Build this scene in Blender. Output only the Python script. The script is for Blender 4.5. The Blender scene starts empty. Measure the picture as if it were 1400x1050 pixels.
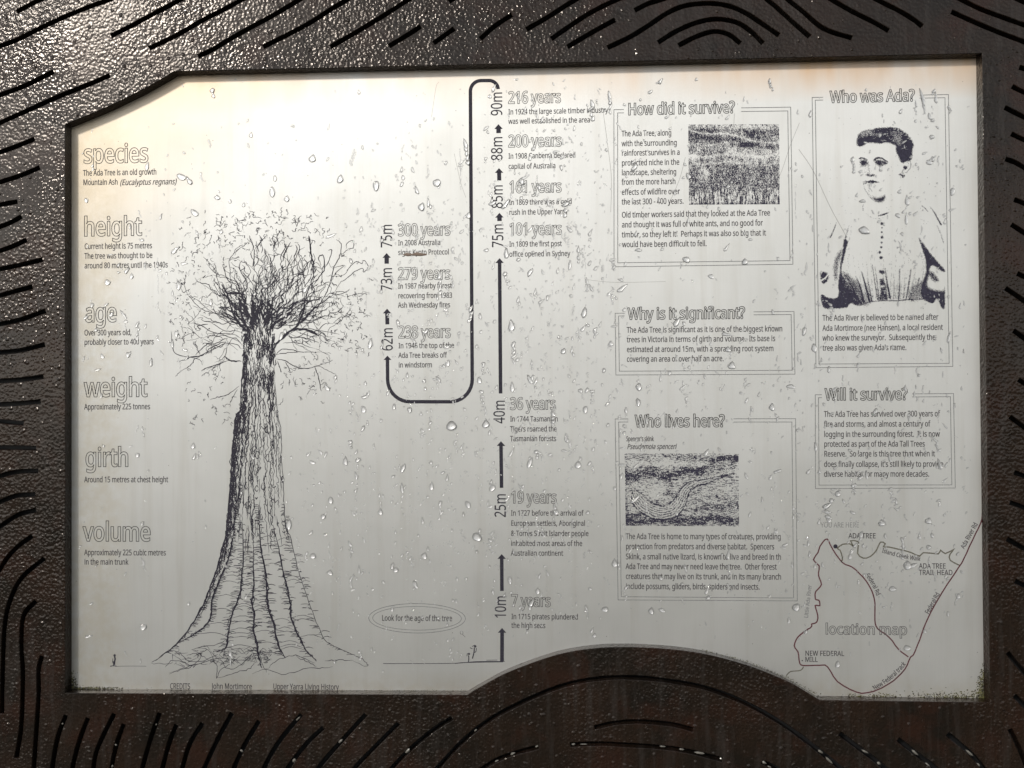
import bpy, math, random
import numpy as np
from mathutils import Matrix, Vector
from mathutils.geometry import tessellate_polygon, delaunay_2d_cdt
rnd = random.Random(7)
C = bpy.context.scene.collection
SC = bpy.context.scene
R = math.radians

# ------------------------------------------------------------------ pose, camera, world, sun
TILT = 0.0                       # the sign leans back from the vertical
ROOT = Matrix.Translation((0, 0, 1.35)) @ Matrix.Rotation(R(90 - TILT), 4, 'X')
U = 0.001                         # one layout unit = 1 mm; layout: x right, y up, z out of the sign face
CAMP = Vector((-0.012, -0.009, 1050.0))
CRX, CRY, CRZ = 0.01012, 0.03984, -0.00572
CR = (Matrix.Rotation(CRZ, 3, 'Z') @ Matrix.Rotation(CRY, 3, 'Y') @ Matrix.Rotation(CRX, 3, 'X'))

cam = bpy.data.objects.new('camera', bpy.data.cameras.new('camera'))
C.objects.link(cam)
cam.matrix_world = ROOT @ Matrix.Translation(CAMP * U) @ CR.to_4x4()
cam.data.sensor_width = 36.0
cam.data.lens = 27.0
cam.data.clip_start = 0.01
cam.data.clip_end = 500.0
SC.camera = cam

SUN_LOCAL = Vector((-0.68, 0.68, 0.98)).normalized()
sdir = (ROOT.to_3x3() @ SUN_LOCAL).normalized()          # towards the sun
sun_el = math.asin(sdir.z)
sun = bpy.data.objects.new('sun', bpy.data.lights.new('sun', 'SUN'))
C.objects.link(sun)
sun.data.energy = 2.0
sun.data.angle = R(6)
sun.data.color = (1.0, 0.95, 0.87)
sun.rotation_euler = (-sdir).to_track_quat('-Z', 'Y').to_euler()

w = bpy.data.worlds.new('World'); SC.world = w; w.use_nodes = True
nt = w.node_tree
bg = nt.nodes['Background']
sky = nt.nodes.new('ShaderNodeTexSky'); sky.sky_type = 'NISHITA'
sky.sun_disc = False
sky.sun_elevation = sun_el
sky.sun_rotation = math.atan2(sdir.x, sdir.y)
sky.dust_density = 0.5; sky.air_density = 1.0; sky.ozone_density = 1.0
hs = nt.nodes.new('ShaderNodeHueSaturation'); hs.inputs['Saturation'].default_value = 0.22   # overcast: nearly grey sky
nt.links.new(sky.outputs[0], hs.inputs['Color']); nt.links.new(hs.outputs[0], bg.inputs[0])
bg.inputs[1].default_value = 0.14

SC.view_settings.view_transform = 'Standard'
SC.view_settings.look = 'None'
SC.view_settings.exposure = 0.06
SC.view_settings.gamma = 1.0
SC.render.engine = 'CYCLES'
SC.cycles.max_bounces = 12
SC.cycles.transmission_bounces = 8
SC.cycles.use_denoising = True

# ------------------------------------------------------------------ photo pixel -> point of the sign
PANEL_Z = -15.0
def P(px, py, z=PANEL_Z):
    d = CR @ Vector(((px - 700) / 1050.0, (525 - py) / 1050.0, -1.0))
    t = (z - CAMP.z) / d.z
    return (CAMP.x + d.x * t, CAMP.y + d.y * t)

# ------------------------------------------------------------------ object helpers
def empty(name, loc=None):
    o = bpy.data.objects.new(name, None); C.objects.link(o); o.empty_display_size = 0.1
    return o
def mesh_obj(name, verts, faces, mat, parent=None, smooth=False):
    me = bpy.data.meshes.new(name)
    me.from_pydata([(v[0] * U, v[1] * U, v[2] * U) for v in verts], [], faces)
    me.update()
    if smooth:
        me.polygons.foreach_set('use_smooth', [True] * len(me.polygons))
    o = bpy.data.objects.new(name, me); C.objects.link(o)
    me.materials.append(mat)
    if parent is not None: o.parent = parent
    return o
def tag(o, label=None, cat=None, group=None, kind=None):
    if label: o['label'] = label
    if cat: o['category'] = cat
    if group: o['group'] = group
    if kind: o['kind'] = kind
    return o

# ------------------------------------------------------------------ materials
def mat(name, rgb, rough=0.5, metal=0.0, spec=0.5):
    m = bpy.data.materials.new(name); m.use_nodes = True
    b = m.node_tree.nodes['Principled BSDF']
    b.inputs['Base Color'].default_value = (*rgb, 1)
    b.inputs['Roughness'].default_value = rough
    b.inputs['Metallic'].default_value = metal
    b.inputs['Specular IOR Level'].default_value = spec
    return m
class NT:
    """small helper to write node graphs"""
    def __init__(s, m): s.t = m.node_tree; s.b = s.t.nodes['Principled BSDF']; s.tc = s.t.nodes.new('ShaderNodeTexCoord')
    def link(s, a, b): s.t.links.new(a, b)
    def mapping(s, scale, loc=(0, 0, 0)):
        n = s.t.nodes.new('ShaderNodeMapping'); n.inputs['Scale'].default_value = scale; n.inputs['Location'].default_value = loc
        s.link(s.tc.outputs['Object'], n.inputs['Vector']); return n.outputs[0]
    def noise(s, vec, scale, detail=3, rough=0.55, dist=0.0):
        n = s.t.nodes.new('ShaderNodeTexNoise'); n.inputs['Scale'].default_value = scale; n.inputs['Detail'].default_value = detail
        n.inputs['Roughness'].default_value = rough; n.inputs['Distortion'].default_value = dist
        s.link(vec, n.inputs['Vector']); return n.outputs[0]
    def voro(s, vec, scale, feat='SMOOTH_F1'):
        n = s.t.nodes.new('ShaderNodeTexVoronoi'); n.feature = feat; n.inputs['Scale'].default_value = scale
        s.link(vec, n.inputs['Vector']); return n.outputs['Distance']
    def ramp(s, fac, stops):
        n = s.t.nodes.new('ShaderNodeValToRGB'); cr = n.color_ramp
        while len(cr.elements) < len(stops): cr.elements.new(0.5)
        for e, (p, c) in zip(cr.elements, stops):
            e.position = p; e.color = (c, c, c, 1) if not isinstance(c, tuple) else (*c, 1)
        s.link(fac, n.inputs[0]); return n.outputs[0]
    def mr(s, v, a, b, c=0.0, d=1.0):
        n = s.t.nodes.new('ShaderNodeMapRange'); n.inputs[1].default_value = a; n.inputs[2].default_value = b
        n.inputs[3].default_value = c; n.inputs[4].default_value = d; s.link(v, n.inputs[0]); return n.outputs[0]
    def math(s, op, a, b=None):
        n = s.t.nodes.new('ShaderNodeMath'); n.operation = op
        for i, x in enumerate((a, b)):
            if x is None: continue
            if isinstance(x, (int, float)): n.inputs[i].default_value = x
            else: s.link(x, n.inputs[i])
        return n.outputs[0]
    def mix(s, fac, a, b, mode='MIX'):
        n = s.t.nodes.new('ShaderNodeMix'); n.data_type = 'RGBA'; n.blend_type = mode
        for k, x in ((0, fac), (6, a), (7, b)):
            if isinstance(x, (int, float)): n.inputs[k].default_value = x
            elif isinstance(x, tuple): n.inputs[k].default_value = (*x, 1)
            else: s.link(x, n.inputs[k])
        return n.outputs[2]
    def sep(s, vec=None):
        n = s.t.nodes.new('ShaderNodeSeparateXYZ'); s.link(vec or s.tc.outputs['Object'], n.inputs[0]); return n.outputs
    def bump(s, h, strength, dist, prev=None):
        n = s.t.nodes.new('ShaderNodeBump'); n.inputs['Strength'].default_value = strength; n.inputs['Distance'].default_value = dist
        s.link(h, n.inputs['Height'])
        if prev is not None: s.link(prev, n.inputs['Normal'])
        return n.outputs[0]

def plate_material():
    m = mat('weathered_bronze_paint', (0.03, 0.024, 0.022), 0.4, 0.0, 0.5); g = NT(m)
    o = g.mapping((1, 1, 1))
    big = g.noise(o, 9, 4, 0.6)
    drip = g.noise(g.mapping((90, 9, 9)), 1, 3, 0.6)
    fine = g.noise(o, 160, 3, 0.6)
    red = g.noise(g.mapping((1, 1, 1), (3.1, 1.7, 0)), 14, 4, 0.6)
    c = g.mix(g.ramp(big, [(0.38, 0.0), (0.62, 1.0)]), (0.010, 0.0078, 0.006), (0.018, 0.0108, 0.0072))
    c = g.mix(g.ramp(red, [(0.5, 0.0), (0.66, 1.0)]), c, (0.022, 0.0105, 0.007))
    c = g.mix(g.math('MULTIPLY', g.ramp(drip, [(0.5, 0.0), (0.75, 1.0)]), 0.6), c, (0.034, 0.029, 0.026))
    c = g.mix(g.ramp(fine, [(0.62, 0.0), (0.8, 1.0)]), c, (0.005, 0.004, 0.004))
    g.link(c, g.b.inputs['Base Color'])
    # orange-peel texture with wet film
    wv = g.t.nodes.new('ShaderNodeVectorMath'); wv.operation = 'ADD'
    nz = g.t.nodes.new('ShaderNodeTexNoise'); nz.inputs['Scale'].default_value = 120; g.link(o, nz.inputs['Vector'])
    sc = g.t.nodes.new('ShaderNodeVectorMath'); sc.operation = 'SCALE'; sc.inputs['Scale'].default_value = 0.0016
    g.link(nz.outputs['Color'], sc.inputs[0]); g.link(sc.outputs[0], wv.inputs[0]); g.link(o, wv.inputs[1])
    v = g.voro(wv.outputs[0], 270)
    v2 = g.noise(wv.outputs[0], 420, 2, 0.5)
    v3 = g.noise(o, 45, 3, 0.5)
    wet = g.noise(g.mapping((1, 1, 1), (5, 2, 0)), 6, 3, 0.6)
    h = g.math('ADD', g.math('MULTIPLY', v, -1.0), g.math('MULTIPLY', v2, 0.35))
    calm = g.ramp(g.noise(g.mapping((1, 0.8, 1), (7, 3, 0)), 5.5, 4, 0.6), [(0.40, 0.42), (0.58, 1.0)])
    beads = g.voro(g.mapping((1, 1, 1), (0.3, 0.2, 0)), 95, 'F1')
    bead = g.math('MULTIPLY', g.mr(beads, 0.30, 0.0), g.math('GREATER_THAN', g.noise(o, 70, 1), 0.52))
    h = g.math('ADD', g.math('MULTIPLY', h, calm), g.math('MULTIPLY', bead, 0.9))
    nrm = g.bump(h, 0.9, 0.0013)
    nrm = g.bump(v3, 0.1, 0.003, nrm)
    g.link(nrm, g.b.inputs['Normal'])
    g.link(g.ramp(wet, [(0.35, 0.10), (0.7, 0.30)]), g.b.inputs['Roughness'])
    g.b.inputs['Coat Weight'].default_value = 0.0
    g.b.inputs['Coat Roughness'].default_value = 0.12
    g.link(nrm, g.b.inputs['Coat Normal'])
    g.b.inputs['Specular IOR Level'].default_value = 0.42; g.b.inputs['Specular Tint'].default_value = (1.0, 0.91, 0.84, 1)
    return m

def panel_material():
    m = mat('brushed_silver_sheet', (0.7, 0.69, 0.66), 0.6, 0.78, 0.5); g = NT(m)
    x, y, z = g.sep()
    o = g.mapping((1, 1, 1))
    brush = g.noise(g.mapping((700, 14, 10)), 1, 3, 0.6)
    blot = g.noise(o, 5, 4, 0.6)
    grime = g.noise(o, 60, 5, 0.65)
    col = g.mix(g.ramp(blot, [(0.3, 0.0), (0.7, 1.0)]), (0.66, 0.655, 0.63), (0.73, 0.725, 0.70))
    col = g.mix(g.math('MULTIPLY', g.ramp(brush, [(0.3, 0.0), (0.7, 1.0)]), 0.10), col, (0.55, 0.55, 0.55))
    # tannin stains running down from the top edge and yellowing near the upper left corner
    st = g.noise(g.mapping((9, 2.2, 1)), 1, 4, 0.6)
    top = g.mr(y, 0.395, 0.445)
    s1 = g.math('MULTIPLY', top, g.ramp(st, [(0.35, 0.1), (0.68, 1.0)]))
    right = g.mr(x, 0.05, 0.35, 0.5, 1.0)
    s1 = g.math('MULTIPLY', s1, right)
    col = g.mix(g.math('MULTIPLY', s1, 0.95), col, (0.58, 0.31, 0.09))
    s2 = g.math('MULTIPLY', g.mr(g.math('SUBTRACT', y, g.math('MULTIPLY', x, 1.0)), 0.70, 1.02), g.ramp(blot, [(0.3, 0.4), (0.6, 1.0)]))
    col = g.mix(g.math('MULTIPLY', s2, 0.62), col, (0.62, 0.46, 0.26))
    run = g.noise(g.mapping((60, 3.0, 1), (1, 4, 0)), 1, 4, 0.6)
    col = g.mix(g.math('MULTIPLY', g.ramp(run, [(0.52, 0.0), (0.72, 1.0)]), 0.22), col, (0.50, 0.47, 0.41))
    film = g.noise(g.mapping((2.2, 1.6, 1), (4, 8, 0)), 2, 5, 0.62)
    col = g.mix(g.math('MULTIPLY', g.ramp(film, [(0.46, 0.0), (0.66, 1.0)]), 0.25), col, (0.52, 0.52, 0.48))
    edge = g.math('MAXIMUM', g.mr(x, -0.575, -0.615), g.mr(y, -0.385, -0.415))
    col = g.mix(g.math('MULTIPLY', g.math('MULTIPLY', edge, g.ramp(grime, [(0.35, 0.2), (0.6, 1.0)])), 0.30), col, (0.50, 0.42, 0.27))
    # dark specks and a few grimy patches
    sp = g.voro(g.mapping((1, 1, 1)), 55, 'F1')
    rs = g.noise(g.mapping((1, 1, 1), (2, 9, 0)), 20, 2)
    dots = g.math('MULTIPLY', g.math('LESS_THAN', sp, 0.035), g.math('GREATER_THAN', rs, 0.56))
    col = g.mix(g.math('MULTIPLY', dots, 0.7), col, (0.15, 0.13, 0.10))
    # algae at the very bottom edge
    al = g.math('MULTIPLY', g.mr(g.math('ADD', y, g.math('MULTIPLY', grime, 0.03)), -0.405, -0.418), g.ramp(grime, [(0.42, 0.0), (0.6, 1.0)]))
    wcol = g.math('MULTIPLY', al, g.math('MAXIMUM', g.mr(x, 0.40, 0.44), g.mr(x, -0.56, -0.62)))
    col = g.mix(g.math('MULTIPLY', wcol, 0.85), col, (0.09, 0.085, 0.045))
    g.link(col, g.b.inputs['Base Color'])
    g.link(g.ramp(g.noise(g.mapping((1, 1, 1), (8, 3, 1)), 12, 4, 0.6), [(0.3, 0.54), (0.7, 0.60)]), g.b.inputs['Roughness'])
    # brushed up and down: highlights spread sideways across the grain
    tg = g.t.nodes.new('ShaderNodeVectorTransform'); tg.vector_type = 'VECTOR'; tg.convert_from = 'OBJECT'; tg.convert_to = 'WORLD'
    tg.inputs[0].default_value = (1, 0, 0); g.link(tg.outputs[0], g.b.inputs['Tangent']); g.b.inputs['Anisotropic'].default_value = 0.58
    nrm = g.bump(brush, 0.06, 0.0004)
    nrm = g.bump(g.noise(o, 7, 2), 0.22, 0.004, nrm)
    g.link(nrm, g.b.inputs['Normal'])
    return m

def ink_material(name, rgb, rough=0.55):
    m = mat(name, rgb, rough, 0.0, 0.15); g = NT(m)
    n = g.noise(g.mapping((1, 1, 1)), 900, 3, 0.6)
    g.link(g.mix(g.ramp(n, [(0.35, 0.0), (0.75, 1.0)]), rgb, tuple(min(1, c * 2.2 + 0.02) for c in rgb)), g.b.inputs['Base Color'])
    return m

M_PLATE = plate_material()
M_PANEL = panel_material()
M_BACK = mat('blackened_backing', (0.006, 0.006, 0.007), 0.6)
M_INK = ink_material('black_ink', (0.018, 0.016, 0.024))
M_TEXT = ink_material('charcoal_ink', (0.040, 0.037, 0.040))
M_LINE = ink_material('grey_line_ink', (0.13, 0.13, 0.13))
M_FADE = ink_material('faded_grey_ink', (0.17, 0.17, 0.165))
M_RED = ink_material('dark_red_ink', (0.060, 0.014, 0.020))
M_PATH = ink_material('olive_grey_ink', (0.085, 0.080, 0.062))
M_PHOTO = ink_material('halftone_ink', (0.022, 0.020, 0.034))

def water_material(share=0.64):
    """a bead of water on metal: part of what is behind it shows through; the light that its far slope gathers
    shows on the opposite inner side (a bead works as a lens), and the skin mirrors the sky"""
    m = bpy.data.materials.new('rain_water'); m.use_nodes = True; t = m.node_tree; N = t.nodes; L = t.links
    out = N['Material Output']; N.remove(N['Principled BSDF'])
    geo = N.new('ShaderNodeNewGeometry')
    v1 = N.new('ShaderNodeVectorTransform'); v1.vector_type = 'NORMAL'; v1.convert_from = 'WORLD'; v1.convert_to = 'OBJECT'
    L.new(geo.outputs['Normal'], v1.inputs[0])
    fl = N.new('ShaderNodeVectorMath'); fl.operation = 'MULTIPLY'; fl.inputs[1].default_value = (-0.82, -0.82, 1.0); L.new(v1.outputs[0], fl.inputs[0])
    v2 = N.new('ShaderNodeVectorTransform'); v2.vector_type = 'NORMAL'; v2.convert_from = 'OBJECT'; v2.convert_to = 'WORLD'; L.new(fl.outputs[0], v2.inputs[0])
    lens = N.new('ShaderNodeBsdfPrincipled'); lens.inputs['Base Color'].default_value = (0.97, 0.97, 0.96, 1); lens.inputs['Metallic'].default_value = 0.6
    lens.inputs['Roughness'].default_value = 0.50; L.new(v2.outputs[0], lens.inputs['Normal'])
    tr = N.new('ShaderNodeBsdfTransparent'); tr.inputs[0].default_value = (0.97, 0.97, 0.97, 1)
    mx = N.new('ShaderNodeMixShader'); mx.inputs[0].default_value = share; L.new(tr.outputs[0], mx.inputs[1]); L.new(lens.outputs[0], mx.inputs[2])
    gl = N.new('ShaderNodeBsdfGlossy'); gl.inputs['Roughness'].default_value = 0.06
    fr = N.new('ShaderNodeFresnel'); fr.inputs['IOR'].default_value = 1.333
    m2 = N.new('ShaderNodeMixShader'); L.new(fr.outputs[0], m2.inputs[0]); L.new(mx.outputs[0], m2.inputs[1]); L.new(gl.outputs[0], m2.inputs[2])
    L.new(m2.outputs[0], out.inputs[0])
    return m
M_WATER = water_material()
M_WATER_FINE = water_material(0.55)

# ------------------------------------------------------------------ curve helpers
def smooth_line(pts, n=5, closed=False):
    """Catmull-Rom through the points"""
    out = []; L = len(pts)
    rng = range(L) if closed else range(L - 1)
    for i in rng:
        if closed: p0, p1, p2, p3 = pts[i - 1], pts[i], pts[(i + 1) % L], pts[(i + 2) % L]
        else:
            p1, p2 = pts[i], pts[i + 1]
            p0 = pts[i - 1] if i else (2 * p1[0] - p2[0], 2 * p1[1] - p2[1])
            p3 = pts[i + 2] if i + 2 < L else (2 * p2[0] - p1[0], 2 * p2[1] - p1[1])
        for k in range(n):
            t = k / n; t2 = t * t; t3 = t2 * t
            out.append(tuple(0.5 * (2 * p1[j] + (p2[j] - p0[j]) * t + (2 * p0[j] - 5 * p1[j] + 4 * p2[j] - p3[j]) * t2 + (3 * p1[j] - p0[j] - 3 * p2[j] + p3[j]) * t3) for j in (0, 1)))
    if not closed: out.append(tuple(pts[-1]))
    return out

class Ink:
    """flat printed marks, collected into one mesh"""
    def __init__(s, z=PANEL_Z + 0.12): s.v = []; s.f = []; s.z = z; s.k = 0
    def poly(s, loop, tris=None):
        s.k += 1; z = s.z + (s.k % 40) * 0.002
        n = len(s.v); s.v += [(x, y, z) for x, y in loop]
        s.f.append(tuple(range(n, n + len(loop))))
    def ribbon(s, pts, w, closed=False):
        """pts in layout units; w a number or a list of full widths"""
        pts = [pts[0]] + [b for a, b in zip(pts, pts[1:]) if abs(a[0] - b[0]) + abs(a[1] - b[1]) > 1e-4]
        if closed and len(pts) > 2 and abs(pts[0][0] - pts[-1][0]) + abs(pts[0][1] - pts[-1][1]) < 1e-4: pts.pop()
        L = len(pts)
        if L < 2: return
        s.k += 1; z = s.z + (s.k % 40) * 0.002
        ws = w if isinstance(w, (list, tuple)) else None
        n = len(s.v)
        for i in range(L):
            a = pts[i - 1] if (i or closed) else pts[i]
            b = pts[(i + 1) % L] if (i < L - 1 or closed) else pts[i]
            p = pts[i]
            d1 = (p[0] - a[0], p[1] - a[1]); d2 = (b[0] - p[0], b[1] - p[1])
            l1 = math.hypot(*d1) or 1; l2 = math.hypot(*d2) or 1
            t = (d1[0] / l1 + d2[0] / l2, d1[1] / l1 + d2[1] / l2); lt = math.hypot(*t)
            if lt < 0.3: t = (d2[0] / l2, d2[1] / l2) if l2 else t; m = 1.0
            else:
                m = min(2.0 / lt if (d1 != (0, 0) and d2 != (0, 0)) else 1.0, 1.6); t = (t[0] / lt, t[1] / lt)
            if a is p or b is p: m = 1.0
            hw = (ws[min(i, len(ws) - 1)] if ws else w) * 0.5 * m
            s.v += [(p[0] - t[1] * hw, p[1] + t[0] * hw, z), (p[0] + t[1] * hw, p[1] - t[0] * hw, z)]
        for i in range(L - (0 if closed else 1)):
            j = (i + 1) % L
            s.f.append((n + 2 * i, n + 2 * i + 1, n + 2 * j + 1, n + 2 * j))
    def disc(s, x, y, r, seg=12):
        s.poly([(x + r * math.cos(2 * math.pi * i / seg), y + r * math.sin(2 * math.pi * i / seg)) for i in range(seg)])
    def build(s, name, m, parent, label=None):
        o = mesh_obj(name, s.v, s.f, m, parent)
        if label: o['label'] = label
        return o

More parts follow.
